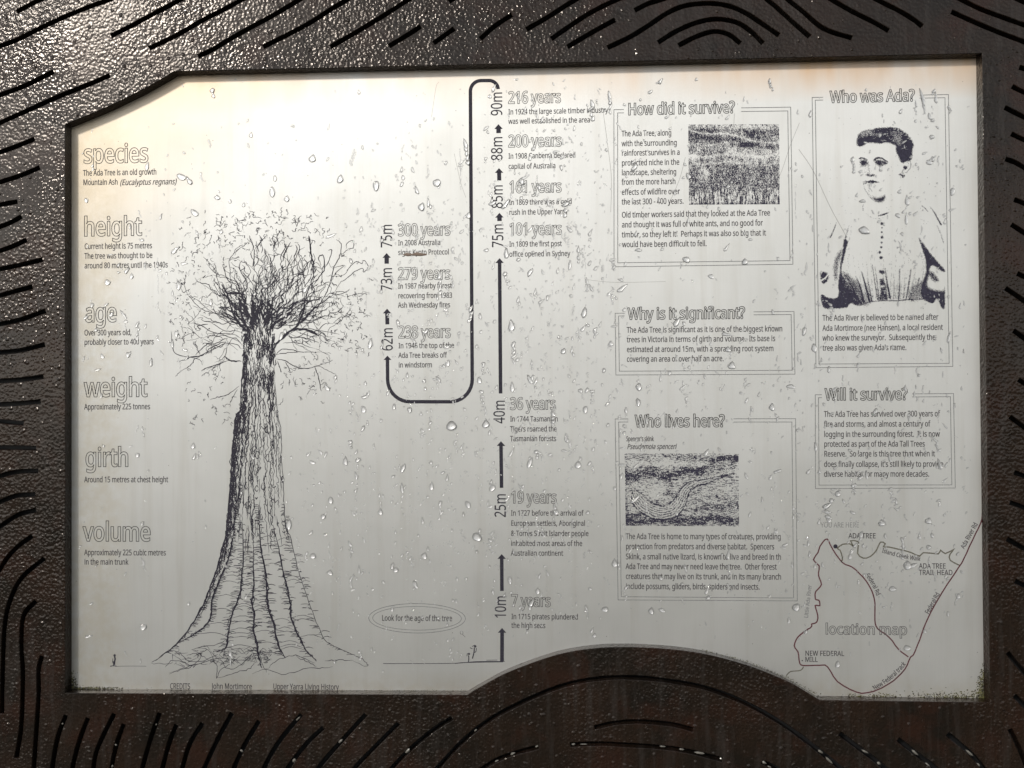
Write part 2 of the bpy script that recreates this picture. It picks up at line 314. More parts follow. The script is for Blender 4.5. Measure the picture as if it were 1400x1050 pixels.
# letter outlines: character, advance and contours in 1/700 of the cap height
GLYPH_DATA = ''' 255
!264|160 197 104 197 79 700 184 700|71 53 75 84 88 104 108 115 131 119 154 115 174 104 188 84 192 53 188 23 174 2 154 -10 131 -14 108 -10 88 2 75 23
&718|298 711 332 709 362 703 389 693 412 679 431 662 447 641 458 617 465 590 468 560 463 521 450 486 428 455 399 427 366 401 327 376 517 194 533 215 547 239 558 264 569 291 578 320 585 350 673 350 661 309 648 270 633 233 616 199 596 168 573 139 716 0 599 0 514 82 493 65 471 49 448 34 424 22 398 11 370 2 340 -5 308 -8 273 -10 229 -7 190 0 155 12 125 29 99 51 79 77 64 108 55 143 52 182 54 214 60 243 70 269 84 292 101 314 123 333 147 352 174 370 203 388 189 404 176 420 163 437 150 455 140 473 130 493 123 513 119 535 118 558 120 588 127 616 139 640 156 661 176 679 201 693 230 703 262 709|255 334 233 321 212 307 195 293 179 278 166 263 156 246 148 228 144 208 142 185 146 152 158 123 178 99 205 81 238 70 275 67 315 69 351 76 383 87 412 102 437 118 459 136|295 640 269 638 247 631 228 619 214 602 205 582 202 559 204 536 210 514 221 494 235 473 253 451 275 427 309 449 337 470 357 491 371 512 380 535 382 560 380 582 372 601 359 618 341 630 320 638
'221|157 700 137 447 83 447 64 700
(294|39 269 41 322 46 374 54 425 66 476 82 524 102 572 125 617 153 660 183 700 265 700 223 636 188 569 161 497 142 423 130 347 126 270 128 219 133 169 142 120 154 71 170 23 188 -24 210 -69 235 -113 264 -155 183 -155 153 -115 125 -73 102 -29 82 17 66 65 54 115 46 165 41 217
)294|255 269 253 217 248 165 240 115 228 65 212 17 193 -29 169 -73 142 -115 111 -155 30 -155 59 -113 84 -69 106 -24 125 23 140 71 152 120 161 169 166 219 168 270 166 321 161 372 152 423 140 472 125 521 106 569 84 615 58 658 29 700 111 700 142 660 169 617 193 572 212 524 228 476 240 425 248 374 253 322
,263|188 103 182 79 174 55 166 28 156 2 146 -25 136 -51 125 -77 114 -102 104 -126 40 -126 47 -101 53 -74 59 -47 65 -18 71 10 76 38 81 65 86 90 89 114 181 114
-316|39 225 39 301 276 301 276 225
.263|71 53 75 84 88 104 108 115 130 119 154 115 174 104 188 84 192 53 188 23 174 2 154 -10 130 -14 108 -10 88 2 75 23
0561|513 351 511 296 507 246 500 199 490 157 476 119 459 86 439 57 415 33 387 15 355 1 319 -7 279 -10 230 -5 187 9 150 33 118 66 93 108 73 157 59 215 51 279 48 351 51 423 58 488 71 545 90 594 114 636 145 668 183 692 227 706 279 711 329 706 372 692 410 668 442 636 467 594 487 545 501 488 510 423|134 351 136 291 141 237 149 191 160 152 175 120 195 96 218 78 246 67 279 64 312 67 341 78 364 95 384 120 399 152 411 191 419 237 424 290 425 351 424 411 419 464 411 510 399 549 384 581 364 605 341 623 312 634 279 637 246 634 218 623 195 605 175 581 160 549 149 510 141 464 136 411
1561|348 0 264 0 264 489 264 515 264 537 265 556 266 574 268 610 253 595 239 583 207 556 132 495 87 553 276 700 348 700
2561|510 0 47 0 47 72 230 257 264 291 294 322 320 351 342 378 360 405 375 432 385 459 391 488 393 519 389 554 378 583 359 606 334 623 304 633 270 636 237 634 207 628 180 619 154 605 128 589 101 570 55 627 74 643 94 657 115 670 138 681 162 691 187 699 213 705 241 709 270 710 311 707 349 700 382 687 411 670 436 649 455 623 470 593 478 560 481 524 479 488 471 453 459 421 442 389 421 357 396 326 368 294 336 261 302 226 156 82 156 78 510 78
3561|483 536 481 506 475 479 466 455 452 433 435 415 415 399 392 386 366 376 338 369 338 365 390 354 431 337 464 312 487 280 500 242 505 199 502 160 492 124 476 91 454 61 425 37 389 17 345 2 295 -7 236 -10 201 -9 167 -6 134 -1 103 6 73 16 44 28 44 109 74 95 106 84 139 75 173 68 205 64 237 63 294 67 339 79 373 100 396 127 410 161 415 201 412 228 404 252 392 272 374 288 352 302 325 312 293 319 258 323 219 325 151 325 151 398 220 398 256 400 288 405 316 415 340 427 360 443 375 461 386 482 393 505 395 530 391 562 380 588 361 609 335 625 304 634 268 637 244 636 221 634 200 630 180 624 161 617 144 609 126 600 109 590 91 578 48 637 75 656 106 673 141 688 179 700 221 707 267 710 334 704 388 688 430 661 460 625 477 584
4561|541 159 439 159 439 0 356 0 356 159 21 159 21 232 350 704 439 704 439 236 541 236|356 457 356 481 356 503 357 524 358 543 359 561 359 579 360 596 361 612 357 612 348 592 337 572 326 552 315 535 105 236 356 236
5561|270 429 315 427 357 419 394 405 427 386 454 363 476 335 492 302 502 265 505 224 501 177 491 136 474 99 450 66 420 39 384 18 342 3 295 -7 243 -10 208 -9 174 -5 142 0 112 8 85 17 62 28 62 110 87 96 116 85 148 76 181 69 213 65 244 64 277 66 308 71 335 80 359 93 379 109 395 130 407 154 414 183 417 215 412 257 398 292 375 320 341 341 297 353 241 357 222 356 201 355 178 352 147 347 122 342 78 370 105 700 456 700 456 622 178 622 162 419 181 422 207 425 226 428 247 429
6561|54 299 55 339 58 379 62 419 69 457 79 494 91 530 107 564 126 595 148 623 174 648 205 669 240 687 279 700 324 707 375 710 396 709 420 708 443 705 461 701 461 627 442 633 421 636 399 638 376 639 334 637 296 629 264 617 236 600 212 579 193 555 177 527 164 497 155 465 148 430 143 394 140 356 146 356 163 378 183 398 199 410 218 419 238 427 260 433 285 437 312 438 351 435 386 427 418 413 446 394 470 370 489 341 503 307 512 268 515 225 512 179 503 137 487 100 467 67 441 40 410 19 375 3 336 -7 292 -10 260 -8 229 -2 199 9 171 23 146 42 123 66 103 93 86 126 72 162 62 203 56 249|291 63 330 67 363 80 391 102 412 134 425 175 429 225 426 267 414 302 396 331 369 353 335 366 294 371 265 368 238 362 214 351 193 338 175 321 160 303 150 283 143 263 141 242 142 221 145 199 150 178 158 158 167 139 179 121 193 104 208 90 226 78 246 70 267 64
7561|133 0 421 622 43 622 43 700 513 700 513 633 228 0
8561|279 710 319 708 355 701 388 691 417 676 442 657 462 634 477 608 486 577 489 542 487 515 481 491 471 469 458 449 441 430 423 413 402 398 379 384 356 371 384 356 410 341 434 324 456 306 475 286 491 264 502 239 509 212 512 181 509 144 499 110 483 80 462 54 435 32 403 14 367 1 327 -7 282 -10 235 -7 192 0 154 13 122 30 96 51 75 77 60 107 51 141 48 178 50 209 57 237 68 262 83 284 101 304 122 323 144 339 168 353 193 366 171 379 150 394 131 410 114 428 99 447 87 468 78 490 72 516 71 543 74 577 83 607 98 634 119 656 143 675 173 690 205 701 241 708|132 177 136 145 148 117 169 93 197 74 234 63 280 59 324 63 361 74 390 93 411 117 423 147 427 180 425 202 419 222 409 241 396 257 379 273 358 287 335 301 309 313 280 325 265 330 237 318 213 304 192 290 174 275 159 259 148 241 139 222 134 201|278 640 245 637 215 629 190 614 170 594 159 569 155 539 157 516 163 496 172 478 185 463 200 449 219 437 239 425 260 415 283 404 305 414 326 425 345 436 361 449 376 463 388 479 397 497 402 517 404 539 400 569 389 594 370 614 344 629 314 637
9561|510 401 509 361 506 321 501 282 495 243 485 206 473 170 457 136 438 105 416 77 389 52 359 31 324 13 284 0 239 -7 188 -10 167 -9 143 -7 119 -4 100 0 100 74 119 68 141 64 164 62 186 61 229 63 267 71 300 83 327 100 351 121 371 145 387 172 399 202 409 235 416 270 420 306 423 343 417 343 400 322 379 302 363 290 345 281 325 273 303 267 278 263 250 262 212 265 177 273 145 287 117 306 93 330 74 359 60 392 52 431 49 474 52 520 61 562 77 600 98 633 124 660 155 681 190 697 229 707 273 710 305 708 336 701 366 691 393 676 418 657 441 633 461 606 478 574 492 537 502 496 508 451|273 637 234 633 201 619 173 597 152 566 139 525 134 475 138 433 149 397 167 368 193 347 227 334 269 329 299 332 326 338 350 349 371 362 389 379 403 397 414 417 420 437 423 458 422 479 418 500 413 521 406 542 397 561 385 579 372 596 356 610 338 622 318 630 296 636
?425|137 224 138 247 141 269 145 288 155 314 170 339 184 356 200 373 220 390 243 411 263 429 279 444 297 465 309 486 315 509 318 536 314 565 304 589 287 609 264 623 235 631 199 634 168 633 140 629 114 622 89 613 65 604 42 593 12 662 39 675 68 686 99 696 131 704 167 708 205 710 262 705 310 689 349 664 377 629 394 587 400 538 398 510 394 485 386 463 375 443 362 424 346 406 327 389 307 370 284 351 264 333 248 317 235 303 220 282 212 262 207 240 206 214 206 197 137 197|115 53 119 84 132 104 151 115 175 119 198 115 218 104 231 84 235 53 231 23 218 2 198 -10 175 -14 151 -10 132 2 119 23
A626|534 0 450 217 173 217 89 0 0 0 274 703 353 703 625 0|345 507 341 518 335 535 329 556 322 578 316 597 312 612 301 572 296 553 291 535 281 507 202 295 424 295
B637|295 700 376 696 442 683 494 661 531 629 553 584 561 526 559 500 554 476 546 453 534 433 519 416 500 400 479 388 455 378 427 372 427 367 456 361 483 352 507 341 530 327 548 309 564 288 575 263 582 233 584 199 581 159 571 123 555 91 533 63 505 41 471 23 432 10 389 3 341 0 95 0 95 700|313 402 367 405 408 415 436 431 455 453 466 482 470 517 465 552 452 579 429 600 396 613 353 622 299 625 183 625 183 402|183 328 183 75 325 75 380 79 423 91 454 111 474 137 486 169 490 206 488 230 483 251 474 271 461 288 443 302 420 313 392 322 358 327 318 328
C620|395 632 359 630 325 624 294 613 266 599 240 580 218 557 198 531 182 501 170 468 160 432 155 392 153 350 156 295 165 245 180 200 201 161 228 128 260 102 299 83 344 71 394 68 424 69 453 71 481 75 509 81 535 88 562 95 562 19 535 10 508 3 481 -3 451 -7 418 -9 381 -10 314 -5 255 10 203 34 159 68 123 110 96 160 76 217 64 281 60 351 62 402 70 451 82 496 99 538 120 576 147 610 177 639 212 664 252 684 296 698 344 707 396 710 432 709 466 705 500 699 532 691 562 681 589 669 554 594 532 604 508 612 482 621 455 627 426 631
D716|656 357 651 283 636 217 612 160 579 111 537 71 487 40 429 18 364 4 290 0 95 0 95 700 311 700 378 696 439 683 494 661 542 631 582 592 614 546 637 491 651 428|563 354 559 412 549 463 532 507 508 543 478 573 442 596 399 612 351 621 298 625 183 625 183 75 278 75 365 83 436 107 492 146 531 200 555 269
E545|486 0 95 0 95 700 486 700 486 623 183 623 183 404 469 404 469 327 183 327 183 77 486 77
F509|183 0 95 0 95 700 486 700 486 623 183 623 183 375 468 375 468 297 183 297
G714|399 370 641 370 641 26 603 15 565 6 526 -1 486 -6 442 -9 395 -10 326 -5 265 10 212 34 166 67 128 109 99 158 77 216 64 279 60 350 65 420 79 483 103 540 136 590 177 631 227 665 285 690 350 705 423 710 461 709 498 705 534 699 568 691 600 681 631 669 598 592 572 603 544 612 514 621 483 627 451 631 418 632 365 629 317 617 275 598 238 572 207 539 183 500 166 456 155 406 152 350 155 297 164 247 179 202 200 163 229 129 264 102 306 83 357 71 416 67 445 67 471 69 494 72 525 77 553 83 553 291 399 291
H726|630 0 542 0 542 326 183 326 183 0 95 0 95 700 183 700 183 404 542 404 542 700 630 700
I332|292 0 39 0 39 51 122 70 122 629 39 649 39 700 292 700 292 649 210 629 210 70 292 51
J268|-4 -186 -26 -185 -45 -183 -62 -179 -76 -174 -76 -99 -60 -103 -43 -106 -25 -108 -6 -109 18 -106 41 -99 61 -86 76 -65 84 -46 89 -23 90 4 90 700 178 700 178 11 176 -32 168 -69 156 -100 139 -127 118 -149 92 -165 63 -177 31 -184
K607|607 0 503 0 255 334 183 272 183 0 95 0 95 700 183 700 183 355 203 377 223 399 243 422 304 488 493 700 596 700 319 395
L514|95 0 95 700 183 700 183 78 489 78 489 0
M889|404 0 174 614 170 614 171 591 173 564 174 543 175 521 175 498 176 474 176 449 176 425 176 0 95 0 95 700 225 700 441 126 445 126 665 700 794 700 794 0 707 0 707 430 707 453 707 476 708 499 709 521 710 542 711 562 712 590 714 613 710 613 476 0
N745|650 0 547 0 173 581 169 581 170 557 172 528 175 462 176 439 176 415 176 391 176 0 95 0 95 700 197 700 571 121 575 121 572 168 569 236 568 260 568 283 568 305 568 700 650 700
O766|706 351 704 298 697 249 685 203 669 161 649 123 624 89 595 60 561 35 523 16 481 2 434 -7 383 -10 331 -7 283 2 240 16 202 36 168 60 139 90 115 124 95 162 79 204 69 250 62 299 60 352 64 421 75 484 95 540 123 590 158 632 202 666 255 691 315 706 384 711 451 706 509 691 561 666 605 632 641 591 669 541 690 484 702 420|153 351 156 295 164 244 177 199 197 160 222 127 253 101 291 82 334 70 383 67 433 70 476 82 513 101 544 127 569 160 588 199 602 244 610 295 613 351 607 433 588 502 558 558 514 600 456 625 384 633 334 630 291 618 253 600 222 574 197 541 177 502 164 458 156 407
P593|280 700 364 694 430 676 480 646 515 605 536 555 543 494 542 466 537 438 529 411 517 386 502 362 482 340 458 321 430 304 396 291 357 281 313 275 264 273 183 273 183 0 95 0 95 700|273 625 183 625 183 348 254 348 296 350 333 354 365 362 392 374 414 389 430 408 442 431 450 458 452 490 447 531 433 565 409 591 375 610 329 621
R610|288 700 343 698 391 690 432 678 466 661 494 639 516 612 531 580 540 543 543 501 541 466 534 435 523 408 508 385 490 365 470 349 448 335 426 323 403 314 595 0 492 0 323 289 183 289 183 0 95 0 95 700|283 624 183 624 183 364 288 364 340 367 381 379 413 398 435 424 448 457 452 497 450 526 444 550 434 571 420 587 401 601 378 611 351 618 320 622
S538|492 187 489 148 479 112 462 81 439 54 410 32 375 14 335 1 291 -7 242 -10 216 -9 191 -8 167 -6 144 -3 122 1 102 5 74 14 50 24 50 108 75 98 105 88 138 79 173 72 209 68 246 67 279 68 308 73 333 80 355 91 373 104 386 120 396 138 402 158 404 179 400 211 389 237 377 253 360 267 339 281 312 294 279 309 239 324 210 335 184 347 160 359 139 373 120 387 104 403 90 420 79 439 70 459 64 481 60 505 59 531 62 567 71 599 87 627 109 651 135 672 166 688 202 700 240 707 282 710 320 709 355 705 388 699 419 691 448 682 475 671 448 595 423 605 397 614 369 622 340 628 311 631 280 632 253 631 228 627 207 620 181 604 163 584 152 559 148 530 150 508 155 489 163 472 175 456 191 442 211 429 236 417 266 403 301 389 340 374 375 358 405 341 432 322 453 301 470 278 482 252 490 222
T545|317 0 228 0 228 623 10 623 10 700 534 700 534 623 317 623
U717|627 247 624 200 614 157 598 116 575 80 545 49 508 24 464 5 413 -6 355 -10 275 -2 209 22 156 61 119 114 96 176 88 249 88 700 176 700 176 246 182 193 197 149 222 114 258 88 304 72 360 67 400 69 434 77 463 90 487 107 507 128 522 153 532 182 538 213 540 247 540 700 627 700
V588|588 700 338 0 250 0 0 700 92 700 250 251 260 223 269 196 276 170 283 146 289 122 294 98 299 122 305 146 312 171 320 197 329 224 338 253 495 700
W912|899 700 713 0 624 0 487 459 475 501 470 522 465 542 456 576 454 588 452 597 449 576 445 560 441 542 431 500 425 478 419 456 286 0 197 0 12 700 104 700 213 273 218 250 224 228 233 185 237 164 240 144 246 106 252 146 256 167 261 189 266 211 272 233 283 277 407 700 498 700 626 275 633 252 639 229 645 206 650 184 655 163 658 143 665 106 668 131 673 157 678 185 684 214 689 233 694 253 699 274 807 700
Y555|277 356 460 700 555 700 322 272 322 0 233 0 233 268 0 700 96 700
a550|282 534 341 530 388 516 425 492 450 458 465 414 471 358 471 0 408 0 391 75 387 75 372 57 357 41 341 27 324 15 306 6 286 -1 264 -6 239 -9 211 -10 180 -8 152 -2 126 7 103 20 83 37 67 58 55 84 47 113 45 146 52 194 73 235 107 267 155 291 219 307 297 314 386 317 386 348 383 387 374 418 358 439 336 453 309 462 277 465 250 463 224 459 199 452 175 444 152 435 129 425 103 489 127 501 154 512 184 521 216 528 249 533|308 254 249 249 204 238 172 223 151 202 139 176 134 145 137 118 146 97 161 80 181 69 204 62 230 60 272 64 309 76 341 97 366 125 380 163 385 210 385 257
b603|170 564 169 542 169 521 168 501 167 476 165 456 170 456 186 477 207 496 231 512 260 524 294 532 332 534 393 527 446 504 490 466 523 413 542 345 549 263 546 206 537 156 522 112 502 75 476 44 446 21 412 4 374 -6 332 -10 294 -7 260 0 231 13 207 29 186 47 170 67 163 67 145 0 83 0 83 745 170 745|318 463 283 460 254 453 229 442 210 425 195 404 183 377 176 345 171 308 170 266 170 262 173 202 184 153 201 113 229 85 268 67 320 62 363 68 398 85 425 114 444 153 456 203 460 264 456 324 444 374 425 413 398 441 362 457
c471|294 -10 249 -7 208 3 170 19 136 41 108 70 85 107 68 150 57 201 54 260 58 320 68 373 86 418 110 455 140 484 174 507 213 523 255 532 300 535 326 534 352 532 377 527 401 521 421 514 438 507 412 435 386 444 357 452 326 458 298 460 265 457 236 450 211 437 190 420 173 398 160 371 151 339 145 302 143 261 145 221 151 185 160 154 173 127 189 105 210 87 234 75 262 67 293 65 321 66 346 69 369 74 390 80 411 87 429 95 429 19 411 10 392 3 371 -2 348 -7 323 -9
d603|270 -10 209 -2 156 20 113 58 80 111 60 179 54 262 61 345 80 413 113 466 157 505 210 528 271 535 297 534 321 531 342 525 371 513 395 497 416 478 433 458 439 458 436 496 434 518 433 535 433 745 520 745 520 0 450 0 437 71 433 71 416 49 395 30 379 19 361 9 342 1 320 -5 296 -9|283 62 333 67 372 82 400 107 419 143 431 189 434 245 434 261 431 321 420 371 402 411 374 440 334 458 282 464 240 458 205 439 178 408 159 367 147 318 143 260 147 202 159 153 178 114 205 85 240 68
e553|286 535 329 532 368 522 402 506 432 484 457 456 477 423 491 385 500 344 503 298 503 246 143 246 149 191 164 146 189 110 222 84 262 69 311 64 343 65 372 68 400 73 426 80 452 89 479 100 479 25 453 14 426 5 400 -1 372 -6 341 -9 307 -10 259 -6 215 4 175 21 140 44 110 74 86 111 68 154 57 204 54 259 57 314 67 363 83 407 105 445 132 477 164 502 201 520 242 532|285 465 247 460 214 447 188 425 167 395 153 358 145 315 413 315 411 343 407 370 399 393 388 414 374 431 357 446 337 456 313 463
f337|325 459 193 459 193 0 107 0 107 459 15 459 15 499 107 528 107 559 109 601 116 638 127 669 142 694 162 715 185 730 213 741 243 748 277 750 307 749 335 745 359 739 379 732 357 665 340 670 321 675 300 678 278 679 252 676 231 667 214 650 203 628 195 597 193 560 193 525 325 525
g603|270 535 303 533 334 527 363 516 390 500 413 480 434 456 439 456 451 525 520 525 520 -9 517 -56 508 -97 494 -134 474 -165 448 -190 417 -210 379 -224 335 -232 284 -235 247 -234 213 -232 180 -227 149 -220 121 -212 95 -202 95 -123 121 -135 150 -145 182 -153 216 -159 252 -163 289 -164 331 -159 367 -146 396 -124 417 -94 430 -58 434 -16 434 5 435 19 435 39 436 57 437 70 433 70 414 45 391 25 365 10 337 -1 305 -8 271 -10 208 -2 154 22 111 62 79 116 60 182 54 262 60 340 79 406 111 461 154 502 207 527|281 463 253 460 228 452 206 439 187 421 172 398 159 371 150 338 145 302 143 261 147 201 159 152 179 112 206 84 241 67 283 61 309 62 332 65 352 71 378 84 399 103 410 119 419 138 426 160 431 184 434 211 435 241 435 262 433 306 428 345 419 377 406 404 389 426 369 442 344 454 315 460
h606|170 526 169 508 168 488 167 470 165 453 171 453 183 470 197 485 213 498 230 509 249 518 270 525 291 530 312 533 334 534 374 532 410 525 441 514 467 498 488 478 505 452 517 421 524 384 526 342 526 0 441 0 441 336 438 375 429 407 413 431 390 449 360 459 324 463 287 460 256 453 231 441 211 424 195 402 184 376 176 345 171 311 170 272 170 0 83 0 83 745 170 745
i253|170 525 170 0 83 0 83 525|127 723 146 719 162 709 174 692 177 668 174 644 162 626 146 616 127 613 108 616 91 626 80 644 76 668 80 692 91 709 108 719
j253|22 -235 -1 -234 -22 -232 -39 -228 -54 -224 -54 -154 -39 -158 -24 -161 -7 -163 11 -164 39 -159 63 -147 74 -132 81 -110 83 -81 83 525 170 525 170 -78 168 -110 163 -138 154 -163 142 -184 126 -202 106 -217 82 -227 54 -233|76 668 80 692 91 709 108 719 127 723 146 719 162 709 174 692 177 668 174 644 162 626 146 616 127 613 108 616 91 626 80 644
k524|169 356 168 338 167 315 165 271 169 271 176 280 186 293 210 323 222 337 231 348 399 525 500 525 287 301 515 0 411 0 228 245 169 193 169 0 83 0 83 745 169 745
l253|170 0 83 0 83 745 170 745
m917|660 535 714 530 759 515 793 490 818 453 832 404 837 342 837 0 752 0 752 338 749 376 740 407 726 431 705 449 678 459 645 463 599 458 563 443 536 419 518 385 507 342 503 290 503 0 418 0 418 338 416 364 412 387 406 407 391 432 371 449 353 457 333 461 310 463 277 460 249 453 226 441 208 424 194 402 183 376 175 346 171 312 170 273 170 0 83 0 83 525 153 525 166 454 171 454 183 471 196 486 211 500 237 515 265 526 285 531 305 534 325 535 364 533 398 526 427 514 452 497 471 475 486 447 491 447 511 475 535 497 563 514 594 526 626 533
n606|336 535 394 530 441 515 478 490 505 453 521 404 526 342 526 0 441 0 441 336 438 375 429 407 413 431 390 449 360 459 324 463 271 457 231 441 203 414 184 376 173 329 170 273 170 0 83 0 83 525 153 525 166 454 171 454 183 471 198 486 214 500 232 511 251 520 272 526 293 531 314 534
o593|540 264 538 222 533 183 523 148 510 116 494 87 474 62 451 40 425 22 397 8 365 -2 331 -8 295 -10 261 -8 229 -2 199 8 171 22 145 40 123 62 103 87 86 116 72 148 62 183 56 222 54 264 57 319 67 368 83 411 106 448 134 479 168 503 207 521 250 532 298 535 344 532 386 521 424 503 458 479 486 448 509 411 526 368 537 319|143 264 145 224 150 189 159 156 172 128 189 105 210 86 235 73 264 64 297 62 330 64 359 73 384 86 405 105 422 128 435 156 444 189 449 224 451 264 449 303 444 339 434 371 421 398 404 420 384 439 359 452 330 460 296 463 247 457 208 439 179 410 159 370 147 321
p603|333 535 394 528 446 505 490 468 523 415 542 347 549 264 546 207 537 157 522 113 502 76 477 45 447 21 412 4 374 -6 332 -10 307 -9 283 -5 261 1 241 9 223 18 207 29 187 47 170 67 164 67 166 48 168 25 169 1 170 -20 170 -235 83 -235 83 525 154 525 166 454 170 454 187 475 207 495 223 507 241 516 260 525 282 531 306 534|318 463 285 461 256 454 232 443 213 427 197 407 185 382 177 353 172 319 170 280 170 264 171 223 176 186 183 154 195 126 210 103 230 85 254 72 284 64 320 62 350 65 376 74 399 88 417 108 433 132 445 160 453 192 458 227 460 265 456 321 444 369 425 409 398 439 362 457
q603|433 -11 434 8 434 30 436 52 438 71 432 71 415 49 395 31 370 14 341 1 307 -7 268 -10 208 -2 157 20 113 58 80 111 61 179 54 262 57 319 66 369 81 413 102 450 128 481 158 504 192 522 230 532 271 535 309 533 343 525 372 512 396 495 417 476 434 454 438 454 451 525 520 525 520 -235 433 -235|284 62 318 64 347 70 371 81 391 97 407 117 419 142 427 171 432 205 434 243 434 261 431 322 419 373 401 412 373 441 333 458 282 464 239 458 204 439 177 408 158 367 147 318 143 260 147 202 159 154 178 114 205 85 241 68
r405|328 535 344 535 360 534 376 532 390 529 379 450 366 453 351 455 337 456 323 457 293 454 265 444 247 434 231 423 216 408 202 392 191 373 182 353 175 331 171 306 170 280 170 0 83 0 83 525 154 525 164 429 168 429 180 448 193 466 208 483 224 498 242 511 262 521 283 529 305 534
s470|425 145 423 113 414 85 400 60 381 39 356 21 327 8 294 -2 257 -8 216 -10 181 -9 149 -6 121 -1 96 6 72 14 51 24 51 102 73 92 99 82 127 73 157 66 187 61 218 60 257 62 289 69 313 81 329 97 339 115 342 137 339 156 331 173 316 188 293 204 271 215 245 226 213 239 180 252 151 265 125 278 103 292 85 308 70 325 59 346 52 369 50 396 56 437 74 471 104 499 144 519 192 531 247 535 278 534 308 531 337 526 364 519 390 510 415 500 385 431 363 440 340 448 316 455 291 460 266 464 241 465 209 463 182 457 160 448 139 427 132 401 136 381 145 364 162 349 188 335 210 325 236 313 268 301 299 288 328 276 353 263 375 249 393 233 407 215 417 195 423 172
t354|259 61 279 62 299 64 318 68 332 72 332 6 316 0 293 -5 268 -9 244 -10 217 -8 192 -3 168 4 146 16 128 33 112 54 100 81 93 114 90 153 90 459 16 459 16 500 91 534 125 646 176 646 176 525 328 525 328 459 176 459 176 155 179 126 187 102 200 84 216 71 236 63
u606|523 525 523 0 452 0 439 70 435 70 423 52 409 37 392 25 374 14 355 5 334 -1 313 -6 291 -9 269 -10 229 -8 194 -1 163 10 137 26 116 47 99 73 87 103 80 140 77 181 77 525 165 525 165 187 168 149 177 118 193 93 216 76 245 65 281 62 318 64 349 72 374 84 394 101 410 122 422 149 430 179 435 213 436 252 436 525
v498|199 0 0 525 92 525 204 216 212 193 221 168 229 142 236 117 242 95 246 76 250 76 255 95 261 118 269 143 278 169 287 194 294 216 406 525 498 525 298 0
w771|423 297 411 338 405 357 400 376 392 410 389 424 386 436 382 436 380 424 377 410 369 375 364 356 359 337 354 317 347 296 253 1 155 1 11 526 100 526 173 246 180 218 187 189 194 161 200 134 204 110 207 89 211 89 214 102 218 119 226 156 231 175 236 195 241 214 246 230 339 526 433 526 524 230 538 182 545 157 551 133 556 110 559 90 563 90 566 109 570 132 576 158 583 187 588 207 593 226 598 246 672 526 760 526 614 1 513 1
x519|208 269 26 525 125 525 260 327 394 525 491 525 310 269 501 0 403 0 260 210 115 0 18 0
y500|1 525 93 525 207 226 216 200 225 175 233 151 240 128 246 105 251 83 255 83 260 101 266 123 274 148 282 174 291 201 300 227 407 525 500 525 274 -73 260 -104 246 -132 230 -158 212 -181 192 -200 169 -215 144 -226 115 -233 82 -235 60 -235 41 -233 25 -230 11 -227 11 -159 23 -161 37 -163 52 -164 69 -165 97 -162 121 -153 142 -140 159 -121 173 -98 185 -72 213 -2
z461|423 0 38 0 38 57 321 459 55 459 55 525 416 525 416 461 137 67 423 67'''
# ------------------------------------------------------------------ lettering
GLYPHS = {}
for ln in GLYPH_DATA.split('\n'):
    if not ln: continue
    ch = ln[0]; parts = ln[1:].split('|')
    cs = []
    for q in parts[1:]:
        n = list(map(int, q.split())); cs.append([(n[i] / 700, n[i + 1] / 700) for i in range(0, len(n), 2)])
    GLYPHS[ch] = [int(parts[0]) / 700, cs, None]
def glyph_tris(ch):
    g = GLYPHS[ch]
    if g[2] is None:
        if not g[1]: g[2] = ([], [])
        else:
            # group outlines: outer loops and their holes
            pts = [p for c in g[1] for p in c]
            g[2] = (pts, tessellate_polygon([[Vector((x, y, 0)) for x, y in c] for c in g[1]]))
    return g[2]
def text_width(s): return sum(GLYPHS[c][0] for c in s)
def fatten(c, d):
    out = []; n = len(c)
    for i in range(n):
        a, p, b = c[i - 1], c[i], c[(i + 1) % n]
        d1 = (p[0] - a[0], p[1] - a[1]); d2 = (b[0] - p[0], b[1] - p[1]); l1 = math.hypot(*d1) or 1e-9; l2 = math.hypot(*d2) or 1e-9
        n1 = (-d1[1] / l1, d1[0] / l1); q = (n1[0] - d2[1] / l2, n1[1] + d2[0] / l2); k = max(q[0] * n1[0] + q[1] * n1[1], 0.6)
        out.append((p[0] + q[0] * d / k, p[1] + q[1] * d / k))
    return out
def put_text(ink, s, x0, y0, x1, cap, outline=0.0, ang=None, end=None, italic=False, curve=None, bold=0.13):
    """x0,y0 = photo pixel of the baseline start; x1 = right end pixel (or end=(px,py))"""
    a = P(x0, y0)
    if end: b = P(*end); ang = math.atan2(b[1] - a[1], b[0] - a[0]); width = math.hypot(b[0] - a[0], b[1] - a[1])
    else: b = P(x1, y0); ang = 0.0; width = b[0] - a[0]
    scale = (P(x0, y0 - 10)[1] - a[1]) / 10.0
    H = cap * scale; Wn = text_width(s); kx = width / Wn
    ca, sa = math.cos(ang), math.sin(ang)
    sh = 0.22 * H if italic else 0.0
    pen = 0.0
    bend = curve or 0.0
    def T(x, y):
        u = x * kx; v = y * H
        X = u + y * sh; Y = v
        if bend: 
            t = X / width; Y += bend * 4 * t * (1 - t)
        return (a[0] + X * ca - Y * sa, a[1] + X * sa + Y * ca)
    for ch in s:
        adv, cs, _ = GLYPHS[ch]
        if outline:
            for c in cs: ink.ribbon(fatten([T(pen + x, y) for x, y in c], bold), outline, True)
        else:
            pts, tris = glyph_tris(ch)
            n = len(ink.v); z = ink.z
            for c in cs: ink.v += [(x, y, z) for x, y in fatten([T(pen + x, y) for x, y in c], bold)]
            ink.f += [tuple(n + i for i in t) for t in tris]
        pen += adv

